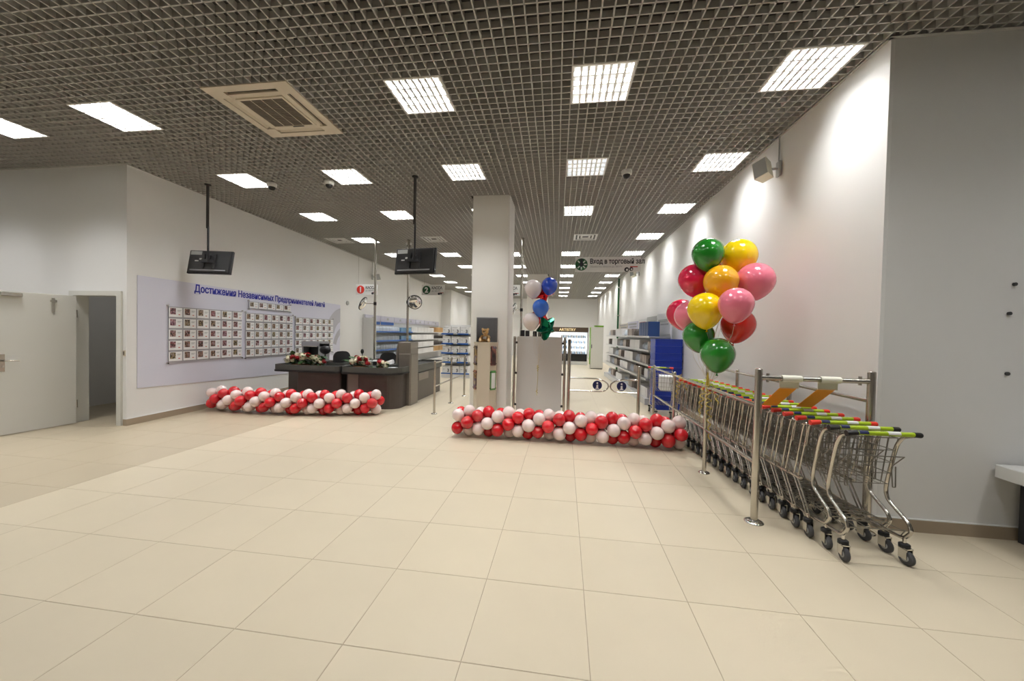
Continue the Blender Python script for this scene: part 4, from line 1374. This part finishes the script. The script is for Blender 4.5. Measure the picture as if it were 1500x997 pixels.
mirror(-3.98, 9.56, 2.33, (0.35, -0.85, -0.3), -4.18, 'round convex mirror facing the room on the second checkout pole')
mirror(-1.32, 9.56, 2.16, (0.95, -0.05, -0.4), -1.10, 'round convex mirror partly hidden by the white column')
def till_sign(x, num, m_, label):
    t = thing('hanging_sign', label, 'sign', (x, 9.9, 2.70), 0, 'checkout signs on wires')
    MB().box(-0.33, 0.33, -0.008, 0.008, -0.145, 0.145).build('plate', M_WHITEP, t)
    MB().cyl((-0.19, -0.012, 0.0), (-0.19, -0.006, 0.0), 0.115, n=28).build('number_disc', m_, t)
    text('number', num, 0.20, M_WHITEP, t, (-0.19, -0.013, -0.07), (R(90), 0, 0), 0.001, 0.008, 'CENTER')
    text('lettering', 'КАССА', 0.105, M_BLACKTXT, t, (-0.04, -0.010, 0.02), (R(90), 0, 0), 0.001, 0.003, sx=0.82)
    text('small_lettering', 'до 300 РV', 0.055, M_GREYTXT, t, (-0.04, -0.010, -0.045), (R(90), 0, 0), 0.001, 0.001)
    MB().cyl((0.17, -0.012, -0.105), (0.17, -0.008, -0.105), 0.032, n=14).cyl((0.23, -0.012, -0.095), (0.23, -0.008, -0.095), 0.026, n=12).build('emblem', M_BLACKTXT, t)
    MB().box(0.19, 0.30, -0.012, -0.008, -0.085, -0.07).build('emblem_flash', M_REDMARK, t)
    for sx in (-0.26, 0.26):
        MB().cyl((sx, 0, 0.14), (sx, 0, H - 2.70), 0.0025, n=5).build('wire', M_STEEL, t)
till_sign(-5.55, '1', MATS['red_plastic'], 'white hanging sign with a red disc and number 1')
till_sign(-3.60, '2', M_DKGREEN, 'white hanging sign with a green disc and number 2')
till_sign(-1.52, '3', M_DKGREEN, 'white hanging checkout sign half hidden behind the white column')
es = thing('entrance_sign', 'long white hanging sign with green disc reading Вход в торговый зал', 'sign', (0.76, 7.0, 2.845))
MB().box(-0.585, 0.585, -0.008, 0.008, -0.135, 0.135).build('plate', M_WHITEP, es)
dsc = MB().cyl((-0.47, -0.013, 0.0), (-0.47, -0.006, 0.0), 0.112, n=32).build('disc', M_DKGREEN, es)
for k in range(9):
    if k == 2:
        continue
    a_ = R(90 + 45 * k)
    if k >= 8:
        break
    if abs(math.sin(a_) - 1) < 0.01:
        continue
    put('ray', MB().box(0.045, 0.095, -0.002, 0.002, -0.011, 0.011).mesh('ray', M_WHITEP), dsc, (-0.47, -0.014, 0), (0, -a_, 0))
MB().cyl((-0.47, -0.017, 0.0), (-0.47, -0.012, 0.0), 0.036, n=16).box(-0.49, -0.45, -0.017, -0.012, 0.02, 0.10).build('arrow', M_BLACKTXT, dsc)
text('lettering', 'Вход в торговый зал', 0.122, M_BLACKTXT, es, (-0.32, -0.010, 0.015), (R(90), 0, 0), 0.001, 0.0035, sx=0.80)
text('small_lettering', 'Обработка заказов до 300 РV', 0.048, M_GREYTXT, es, (-0.32, -0.010, -0.055), (R(90), 0, 0), 0.001, 0.0, sx=0.86)
MB().cyl((0.34, -0.013, -0.095), (0.34, -0.008, -0.095), 0.042, n=18).cyl((0.42, -0.013, -0.085), (0.42, -0.008, -0.085), 0.034, n=16).build('emblem', M_BLACKTXT, es)
MB().cyl((0.345, -0.016, -0.10), (0.345, -0.012, -0.10), 0.020, n=14).cyl((0.425, -0.016, -0.09), (0.425, -0.012, -0.09), 0.016, n=14).build('emblem_hole', M_WHITEP, es)
MB().box(0.40, 0.53, -0.012, -0.008, -0.052, -0.035).build('emblem_flash', M_REDMARK, es)
for sx in (-0.5, 0.5):
    MB().cyl((sx, 0, 0.13), (sx, 0, H - 2.845), 0.0025, n=5).build('wire', M_STEEL, es)

# ------------------------------------------------------------------ gondola with white cartons
gd = thing('gondola_shelf', 'white gondola end shelf stacked with white cartons', 'shelf', (-3.62, 12.2, 0))
MB().bbox(-0.50, 0.50, 0.0, 0.75, 0.0, 0.17, 0.008).build('plinth', M_SHELF, gd)
MB().box(-0.47, 0.47, 0.36, 0.40, 0.17, 1.80).build('back_panel', M_SHELF, gd)
for z in (0.54, 0.85, 1.17, 1.50):
    s_ = MB().box(-0.49, 0.49, 0.0, 0.75, z - 0.03, z).build('shelf_plate', M_SHELFG, gd)
    MB().box(-0.49, -0.08, -0.008, 0.0, z - 0.035, z + 0.012).box(0.06, 0.44, -0.008, 0.0, z - 0.035, z + 0.012).build('price_strip', M_BLUEST, s_)
MB().box(-0.49, 0.49, -0.006, 0.0, 0.13, 0.17).build('price_strip', M_BLUEST, gd)
cm = MB().bbox(-0.145, 0.145, 0, 0.30, 0, 0.235, 0.003).mesh('carton', M_BOXW)
digit = text('numeral', '3', 0.15, M_BLACKTXT, None, (0, 0, 0), (0, 0, 0), 0.001, 0.004)
dmesh = digit.data
bpy.data.objects.remove(digit)
lm_ = MB().box(-0.12, 0.06, -0.0015, 0, 0.195, 0.207).box(-0.12, -0.06, -0.0015, 0, 0.11, 0.125).mesh('print_line', M_GREYTXT)
TI = ['bottom', 'second', 'middle', 'fourth', 'top']
for ti, z in enumerate((0.172, 0.542, 0.852, 1.172, 1.502)):
    for k, x in enumerate((-0.315, -0.005, 0.305)):
        c_ = put('carton', cm, None, (-3.62 + x, 12.225, z))
        tag(c_, 'white carton printed with a numeral 3 on the gondola, %s tier' % TI[ti], 'carton', 'cartons on the gondola, %s tier' % TI[ti])
        put('numeral', dmesh, c_, (0.03, -0.001, 0.03), (R(90), 0, 0))
        put('print_line', lm_, c_)

# ------------------------------------------------------------------ wall shelving on the left (local +x runs into the shop, -y into the room)
sl = leftwall_frame('shelf_unit', 'long white wall shelving with lavender headers along the left wall', 'shelf', 12.0, 0, 0.01)
SL = 8.4
MB().box(0, SL, -0.03, 0, 0.0, 2.10).build('back_panel', M_SHELF, sl)
MB().box(-0.03, 0.0, -0.48, 0, 0.0, 1.98).build('end_panel', M_SHELF, sl)
MB().box(0, SL, -0.46, -0.03, 0.0, 0.17).build('plinth', M_SHELF, sl)
LZ = (0.56, 0.86, 1.19, 1.52)
for z in LZ:
    s_ = MB().box(0, SL, -0.45, -0.03, z - 0.03, z).build('shelf_plate', M_DKGREY, sl)
    MB().box(0.0, 3.4, -0.458, -0.45, z - 0.035, z + 0.012).build('price_strip', M_BLUEST, s_)
    MB().box(3.4, SL, -0.458, -0.45, z - 0.035, z + 0.005).build('price_strip', M_SHELF, s_)
for k in range(7):
    x = 0.02 + 1.2 * k
    h_ = MB().box(x, x + 1.16, -0.06, -0.03, 1.88, 2.10).build('header', M_HEAD, sl)
    if k < 2:
        MB().box(x, x + 1.1, -0.075, -0.06, 1.77, 1.88).build('banner', M_BLUEST, h_)
    MB().box(x + 0.5, x + 0.66, -0.064, -0.06, 1.95, 2.04).build('emblem', M_HEADG, h_)
botm = MB().lathe([(0.038, 0), (0.04, 0.01), (0.04, 0.13), (0.030, 0.155), (0.014, 0.165), (0.014, 0.20), (0.0, 0.20)], 8).mesh('bottle', M_BOTTLE)
bxm = MB().bbox(-0.10, 0.10, -0.11, 0.11, 0, 0.22, 0.003).mesh('carton', M_BOXW)
bbm = MB().bbox(-0.12, 0.12, -0.12, 0.12, 0, 0.255, 0.003).mesh('carton', M_BOXBR)
pkm = MB().bbox(-0.06, 0.06, -0.09, 0.09, 0, 0.17, 0.002).mesh('packet', M_BLUEPK)
dkm = MB().lathe([(0.032, 0), (0.034, 0.01), (0.034, 0.11), (0.012, 0.14), (0.012, 0.19), (0.0, 0.19)], 8).mesh('bottle', M_BOTDK)
ex = Vector((-0.03, 1, 0)).normalized()
ey = Vector((-1, -0.03, 0)).normalized()    # towards the wall
def lpt(s_, d_, z):
    p = Vector((lwx(12.0) + 0.01, 12.0, 0)) + ex * s_ - ey * d_
    return (p.x, p.y, z)
rzl = math.atan2(1, -0.03)
SN = ['lowest', 'second', 'third', 'top']
for si, z in enumerate(LZ):
    k = 0
    s_ = 0.10
    while s_ < SL - 0.1:
        if s_ < 2.2:
            o, lb, ct, gp, st = put('bottle', botm), 'pale blue-white bottle on the %s shelf of the left wall shelving' % SN[si], 'bottle', 'pale bottles on the left wall shelving', 0.098
        elif s_ < 3.3:
            o, lb, ct, gp, st = put('packet', pkm), 'grey-blue packet on the %s shelf of the left wall shelving' % SN[si], 'packet', 'blue packets on the left wall shelving', 0.135
        elif s_ < 6.2:
            o, lb, ct, gp, st = put('carton', bxm), 'plain white carton on the %s shelf of the left wall shelving' % SN[si], 'carton', 'white cartons on the left wall shelving', 0.215
        elif si in (1, 2):
            o, lb, ct, gp, st = put('bottle', dkm), 'small dark bottle on the %s shelf of the left wall shelving' % SN[si], 'bottle', 'dark bottles on the left wall shelving', 0.12
        else:
            o, lb, ct, gp, st = put('carton', bbm), 'brown carton on the %s shelf of the left wall shelving' % SN[si], 'carton', 'brown cartons on the left wall shelving', 0.27
        o.location = lpt(s_ + st / 2, 0.33, z + 0.001)
        o.rotation_euler = (0, 0, rzl)
        tag(o, lb, ct, gp)
        s_ += st

# ------------------------------------------------------------------ wall shelving on the right
RD = Vector((-0.045, 1, 0)).normalized()
RN = Vector((-1, -0.045, 0)).normalized()     # into the room
rsx, rsy = 2.40, 8.75
rs = thing('shelf_unit', 'grey wall shelving with product headers along the right wall', 'shelf', (rsx, rsy, 0), math.atan2(1, -0.045))
RL = 6.0            # local +x into the shop, local +y into the room
MB().box(0, RL, 0, 0.03, 0.0, 1.62).build('back_panel', M_SHELF, rs)
MB().box(0, RL, 0.03, 0.56, 0.0, 0.14).build('plinth', M_SHELF, rs)
RZ = (0.58, 0.90, 1.23, 1.55)
for z in RZ:
    s_ = MB().box(0, RL, 0.03, 0.50 if z > 0.6 else 0.54, z - 0.028, z).build('shelf_plate', M_SHELFG, rs)
    MB().box(0, RL, 0.50 if z > 0.6 else 0.54, 0.508 if z > 0.6 else 0.548, z - 0.035, z + 0.008).build('price_strip', M_SHELF, s_)
for k, (a_, b_, m_) in enumerate(((0.0, 1.0, M_SHELF), (1.03, 1.95, M_HEADG), (1.98, 2.9, M_SHELF), (3.0, 4.4, M_HEAD), (4.45, 5.9, M_PILLAR))):
    h_ = MB().box(a_, b_, 0.0, 0.05, 1.62, 2.10 - 0.03 * k).build('header', m_, rs)
    MB().box(a_ + 0.12, b_ - 0.12, 0.05, 0.054, 1.90, 1.96).box(a_ + 0.12, b_ - 0.3, 0.05, 0.054, 1.82, 1.86).build('header_print', M_REDMARK if k == 2 else M_GREYTXT, h_)
def rpt(s_, d_, z):
    p = Vector((rsx, rsy, 0)) + RD * s_ + RN * d_
    return (p.x, p.y, z)
rzr = math.atan2(1, -0.045)
bind = MB().bbox(-0.10, 0.10, -0.13, 0.13, 0, 0.34, 0.004).mesh('storage_box', M_BLUEBX)
for k in range(4):
    o = put('storage_box', bind, None, rpt(0.35 + 0.215 * k, 0.33, 1.551), (0, 0, rzr))
    tag(o, 'dark blue upright storage box on the top shelf of the right shelving', 'box', 'dark blue boxes on the right shelving')
wbx = MB().bbox(-0.07, 0.07, -0.12, 0.12, 0, 0.22, 0.002).mesh('carton', M_BOXW)
tan = MB().bbox(-0.045, 0.045, -0.08, 0.08, 0, 0.20, 0.002).mesh('packet', M_PINKBX)
blp = MB().lathe([(0.05, 0), (0.052, 0.01), (0.052, 0.10), (0.03, 0.13), (0.03, 0.17), (0.0, 0.17)], 8).mesh('jar', M_BOTTLE)
RNAM = ['lowest', 'second', 'third', 'top']
for si, z in enumerate((0.14,) + RZ):
    s_ = 1.3 if si == 4 else 0.1
    nm = 'base' if si == 0 else RNAM[si - 1]
    while s_ < RL - 0.15:
        r_ = (s_ * 0.55 + si * 0.37) % 1.6
        if r_ < 0.55:
            me, n_, ct, st, wd = wbx, 'carton', 'carton', 0.155, 'white carton'
        elif r_ < 0.95:
            me, n_, ct, st, wd = dkm, 'bottle', 'bottle', 0.11, 'small dark bottle'
        elif r_ < 1.25:
            me, n_, ct, st, wd = tan, 'packet', 'packet', 0.12, 'tan packet'
        else:
            me, n_, ct, st, wd = blp, 'jar', 'jar', 0.15, 'pale blue jar'
        o = put(n_, me, None, rpt(s_ + st / 2, 0.36, z + 0.001), (0, 0, rzr))
        tag(o, '%s on the %s shelf of the right wall shelving' % (wd, nm), ct, '%ss on the right wall shelving' % wd)
        s_ += st
# blue crates
crm = MB()
crm.prism(rbox_poly(-0.278, 0.278, -0.205, 0.205, (0.03,) * 4, 3), 0.0, 0.125)
crm.prism(rbox_poly(-0.285, 0.285, -0.215, 0.215, (0.035,) * 4, 3), 0.125, 0.148)
for x in (-0.17, 0, 0.17):
    crm.box(x - 0.012, x + 0.012, -0.206, 0.206, 0.01, 0.125)
crme = crm.mesh('crate', M_BLUECR)
for k in range(10):
    o = put('crate', crme, None, (2.19, 8.40, 0.001 + 0.150 * k), (0, 0, R(2)))
    tag(o, 'blue plastic crate by the right shelving, %s of its stack' % (['lowest'] + [q + ' from the bottom' for q in ORD[1:9]] + ['topmost'])[k], 'crate', 'stacked blue crates')

# ------------------------------------------------------------------ lit cosmetics display, locker
ar = thing('cosmetics_display', 'backlit cosmetics wall display with brown fascia reading ARTISTRY', 'display unit', (0.0, 19.5, 0))
MB().box(-1.4, 1.24, 0.0, 0.5, 0.0, 0.18).build('plinth', M_SHELF, ar)
MB().box(-1.4, 1.24, 0.02, 0.5, 0.18, 0.55).build('base_cabinet', M_BLACK, ar)
MB().box(-1.4, 1.24, 0.40, 0.5, 0.55, 1.68).build('lit_back', M_LIT, ar)
MB().box(-1.4, 1.24, -0.03, 0.5, 1.68, 1.93).build('fascia', M_BROWN, ar)
MB().box(1.20, 1.25, -0.01, 0.5, 0.18, 1.68).build('side_panel', M_SHELF, ar)
text('lettering', 'ARTISTRY', 0.19, M_GOLDTXT, ar, (0.18, -0.032, 1.74), (R(90), 0, 0), 0.003, 0.004, 'CENTER')
for z in (0.82, 1.10, 1.38):
    MB().box(-1.38, 1.20, 0.06, 0.40, z - 0.02, z).build('shelf_plate', M_LIT, ar)
cosm = MB().lathe([(0.03, 0), (0.03, 0.10), (0.015, 0.11), (0.015, 0.15), (0.0, 0.15)], 8).mesh('cosmetic_bottle', M_BLUEPK)
cosb = MB().bbox(-0.03, 0.03, -0.03, 0.03, 0, 0.14, 0.002).mesh('cosmetic_box', M_PINKBX)
for ti, z in enumerate((0.551, 0.821, 1.101, 1.381)):
    for k in range(15):
        x = -0.10 + 0.085 * k
        bo_ = (k + ti) % 3 == 0
        o = put('cosmetic_box' if bo_ else 'cosmetic_bottle', cosb if bo_ else cosm, None, (x, 19.66, z))
        tag(o, ('small tan cosmetic box on shelf %s of the lit display' if bo_ else 'small blue-grey cosmetic bottle on shelf %s of the lit display') % ('one', 'two', 'three', 'four')[ti],
            'cosmetics', 'cosmetics on the lit display')
lk = thing('tall_locker', 'tall cream cabinet with a bright green top beside the lit display', 'cabinet', (1.49, 17.4, 0))
MB().bbox(-0.26, 0.30, 0.0, 0.5, 0.03, 1.93, 0.006).build('body', M_DOOR, lk)
MB().box(-0.24, 0.28, 0.02, 0.48, 0.0, 0.03).build('plinth', M_DKGREY, lk)
dr = MB().box(-0.25, 0.29, -0.015, 0.0, 0.06, 1.90).build('door', M_DOOR, lk)
MB().box(-0.23, -0.20, -0.04, -0.015, 0.95, 1.12).build('handle', M_DKGREY, dr)
MB().box(-0.10, 0.30, -0.02, 0.5, 1.93, 1.99).build('green_top', M_GREEN, lk)
MB().box(-0.285, -0.26, 0.05, 0.5, 0.2, 1.9).build('green_side', M_GREEN, lk)

# pipe and speakers
pp = thing('green_pipe', 'thin dark green pipe running up the right wall', 'pipe', (rwx(16.5) - 0.085, 16.5, 0))
MB().cyl((0, 0, 0.0), (0, 0, 4.0), 0.04, n=10).build('pipe', M_DKGREEN, pp)
for z in (0.6, 2.4, 3.6):
    MB().box(-0.05, 0.078, -0.05, 0.05, z, z + 0.03).build('bracket', M_STEEL, pp)
def speaker(x, y, z, rz, label, wall_dx):
    k_ = 0.74
    t = thing('wall_speaker', label, 'speaker', (x, y, z), 0, 'wall speakers')
    c_ = put('cabinet', MB().prism([(-0.10 * k_, -0.085 * k_), (0.10 * k_, -0.11 * k_), (0.10 * k_, 0.11 * k_), (-0.10 * k_, 0.085 * k_)], -0.15 * k_, 0.15 * k_).mesh('cabinet', M_IVORY), t, (0, 0, 0), (R(14), R(-8), rz))
    MB().box(0.074, 0.079, -0.074, 0.074, -0.104, 0.104).build('grille', M_HEADG, c_)
    MB().cyl((0, 0, 0), (wall_dx, 0, 0.02), 0.016, n=8).bbox(wall_dx - 0.012, wall_dx + 0.012, -0.04, 0.04, -0.08, 0.10, 0.004).build('bracket', M_HEADG, t)
    MB().cyl((wall_dx, 0.0, 0.1), (wall_dx, 0.0, H - z), 0.008, n=6).build('cable', M_HEADG, t)
speaker(2.36, 4.95, 3.60, R(215), 'cream wall speaker high on the right wall near the wall corner', 0.17)
speaker(rwx(12.8) - 0.2, 12.8, 3.62, R(215), 'cream wall speaker high on the right wall behind the entrance sign', 0.18)
speaker(lwx(12.6) + 0.2, 12.6, 3.45, R(-35), 'cream wall speaker high on the left wall above the shelving', -0.18)

# right foreground counter and screws
ct = thing('side_counter', 'white counter slab ending at the plain grey wall', 'counter', (3.40, 3.43, 0))
MB().bbox(0.0, 0.75, -2.2, 0.0, 0.50, 0.60, 0.006).build('top', M_WHITEP, ct)
MB().box(0.16, 0.72, -2.1, -0.02, 0.0, 0.50).build('base_cabinet', M_DKGREY, ct)
for (x, z), lb in zip(((3.493, 2.02), (3.466, 1.79), (3.471, 1.316)), ('topmost', 'middle', 'lowest')):
    o = tag(MB().cyl((0, 0, 0), (0, -0.015, 0), 0.014, n=10).lathe([(0.006, 0.0), (0.006, 0.0)], 6).build('wall_screw', M_DKGREY),
            '%s dark screw head in the plain grey wall' % lb, 'screw', 'screws in the grey wall')
    o.location = (x, 3.45, z)
# behind the grey board: third till
t3 = thing('checkout_counter', 'checkout counter behind the grey partition board', 'checkout', (-0.55, 8.3, 0))
MB().bbox(-0.45, 0.40, 0, 1.2, 0.0, 0.78, 0.02).build('cabinet', M_LAM, t3)
MB().bbox(-0.48, 0.43, -0.03, 1.23, 0.78, 0.86, 0.02).build('tray_rim', M_TRAY, t3)
MB().box(-0.46, -0.42, 0.1, 0.14, 0.86, 1.46).box(0.30, 0.34, 0.1, 0.14, 0.86, 1.46).box(-0.46, 0.34, 0.04, 0.30, 1.46, 1.49).build('impulse_rack', M_REDCAP, t3)
for k, (x, m_, h_) in enumerate(((-0.38, M_BLACK, 0.14), (-0.27, M_BLACK, 0.13), (-0.10, M_BLACK, 0.12), (0.02, M_BLACK, 0.14), (0.15, M_BLUEPK, 0.12))):
    o = tag(MB().bbox(-0.045, 0.045, -0.05, 0.05, 0, h_, 0.004).build('packet', m_), ('dark packet on the red rack above the grey board' if k < 4 else 'blue packet on the red rack above the grey board'),
            'packet', 'packets on the red rack')
    o.location = (-0.55 + x, 8.45, 1.491)
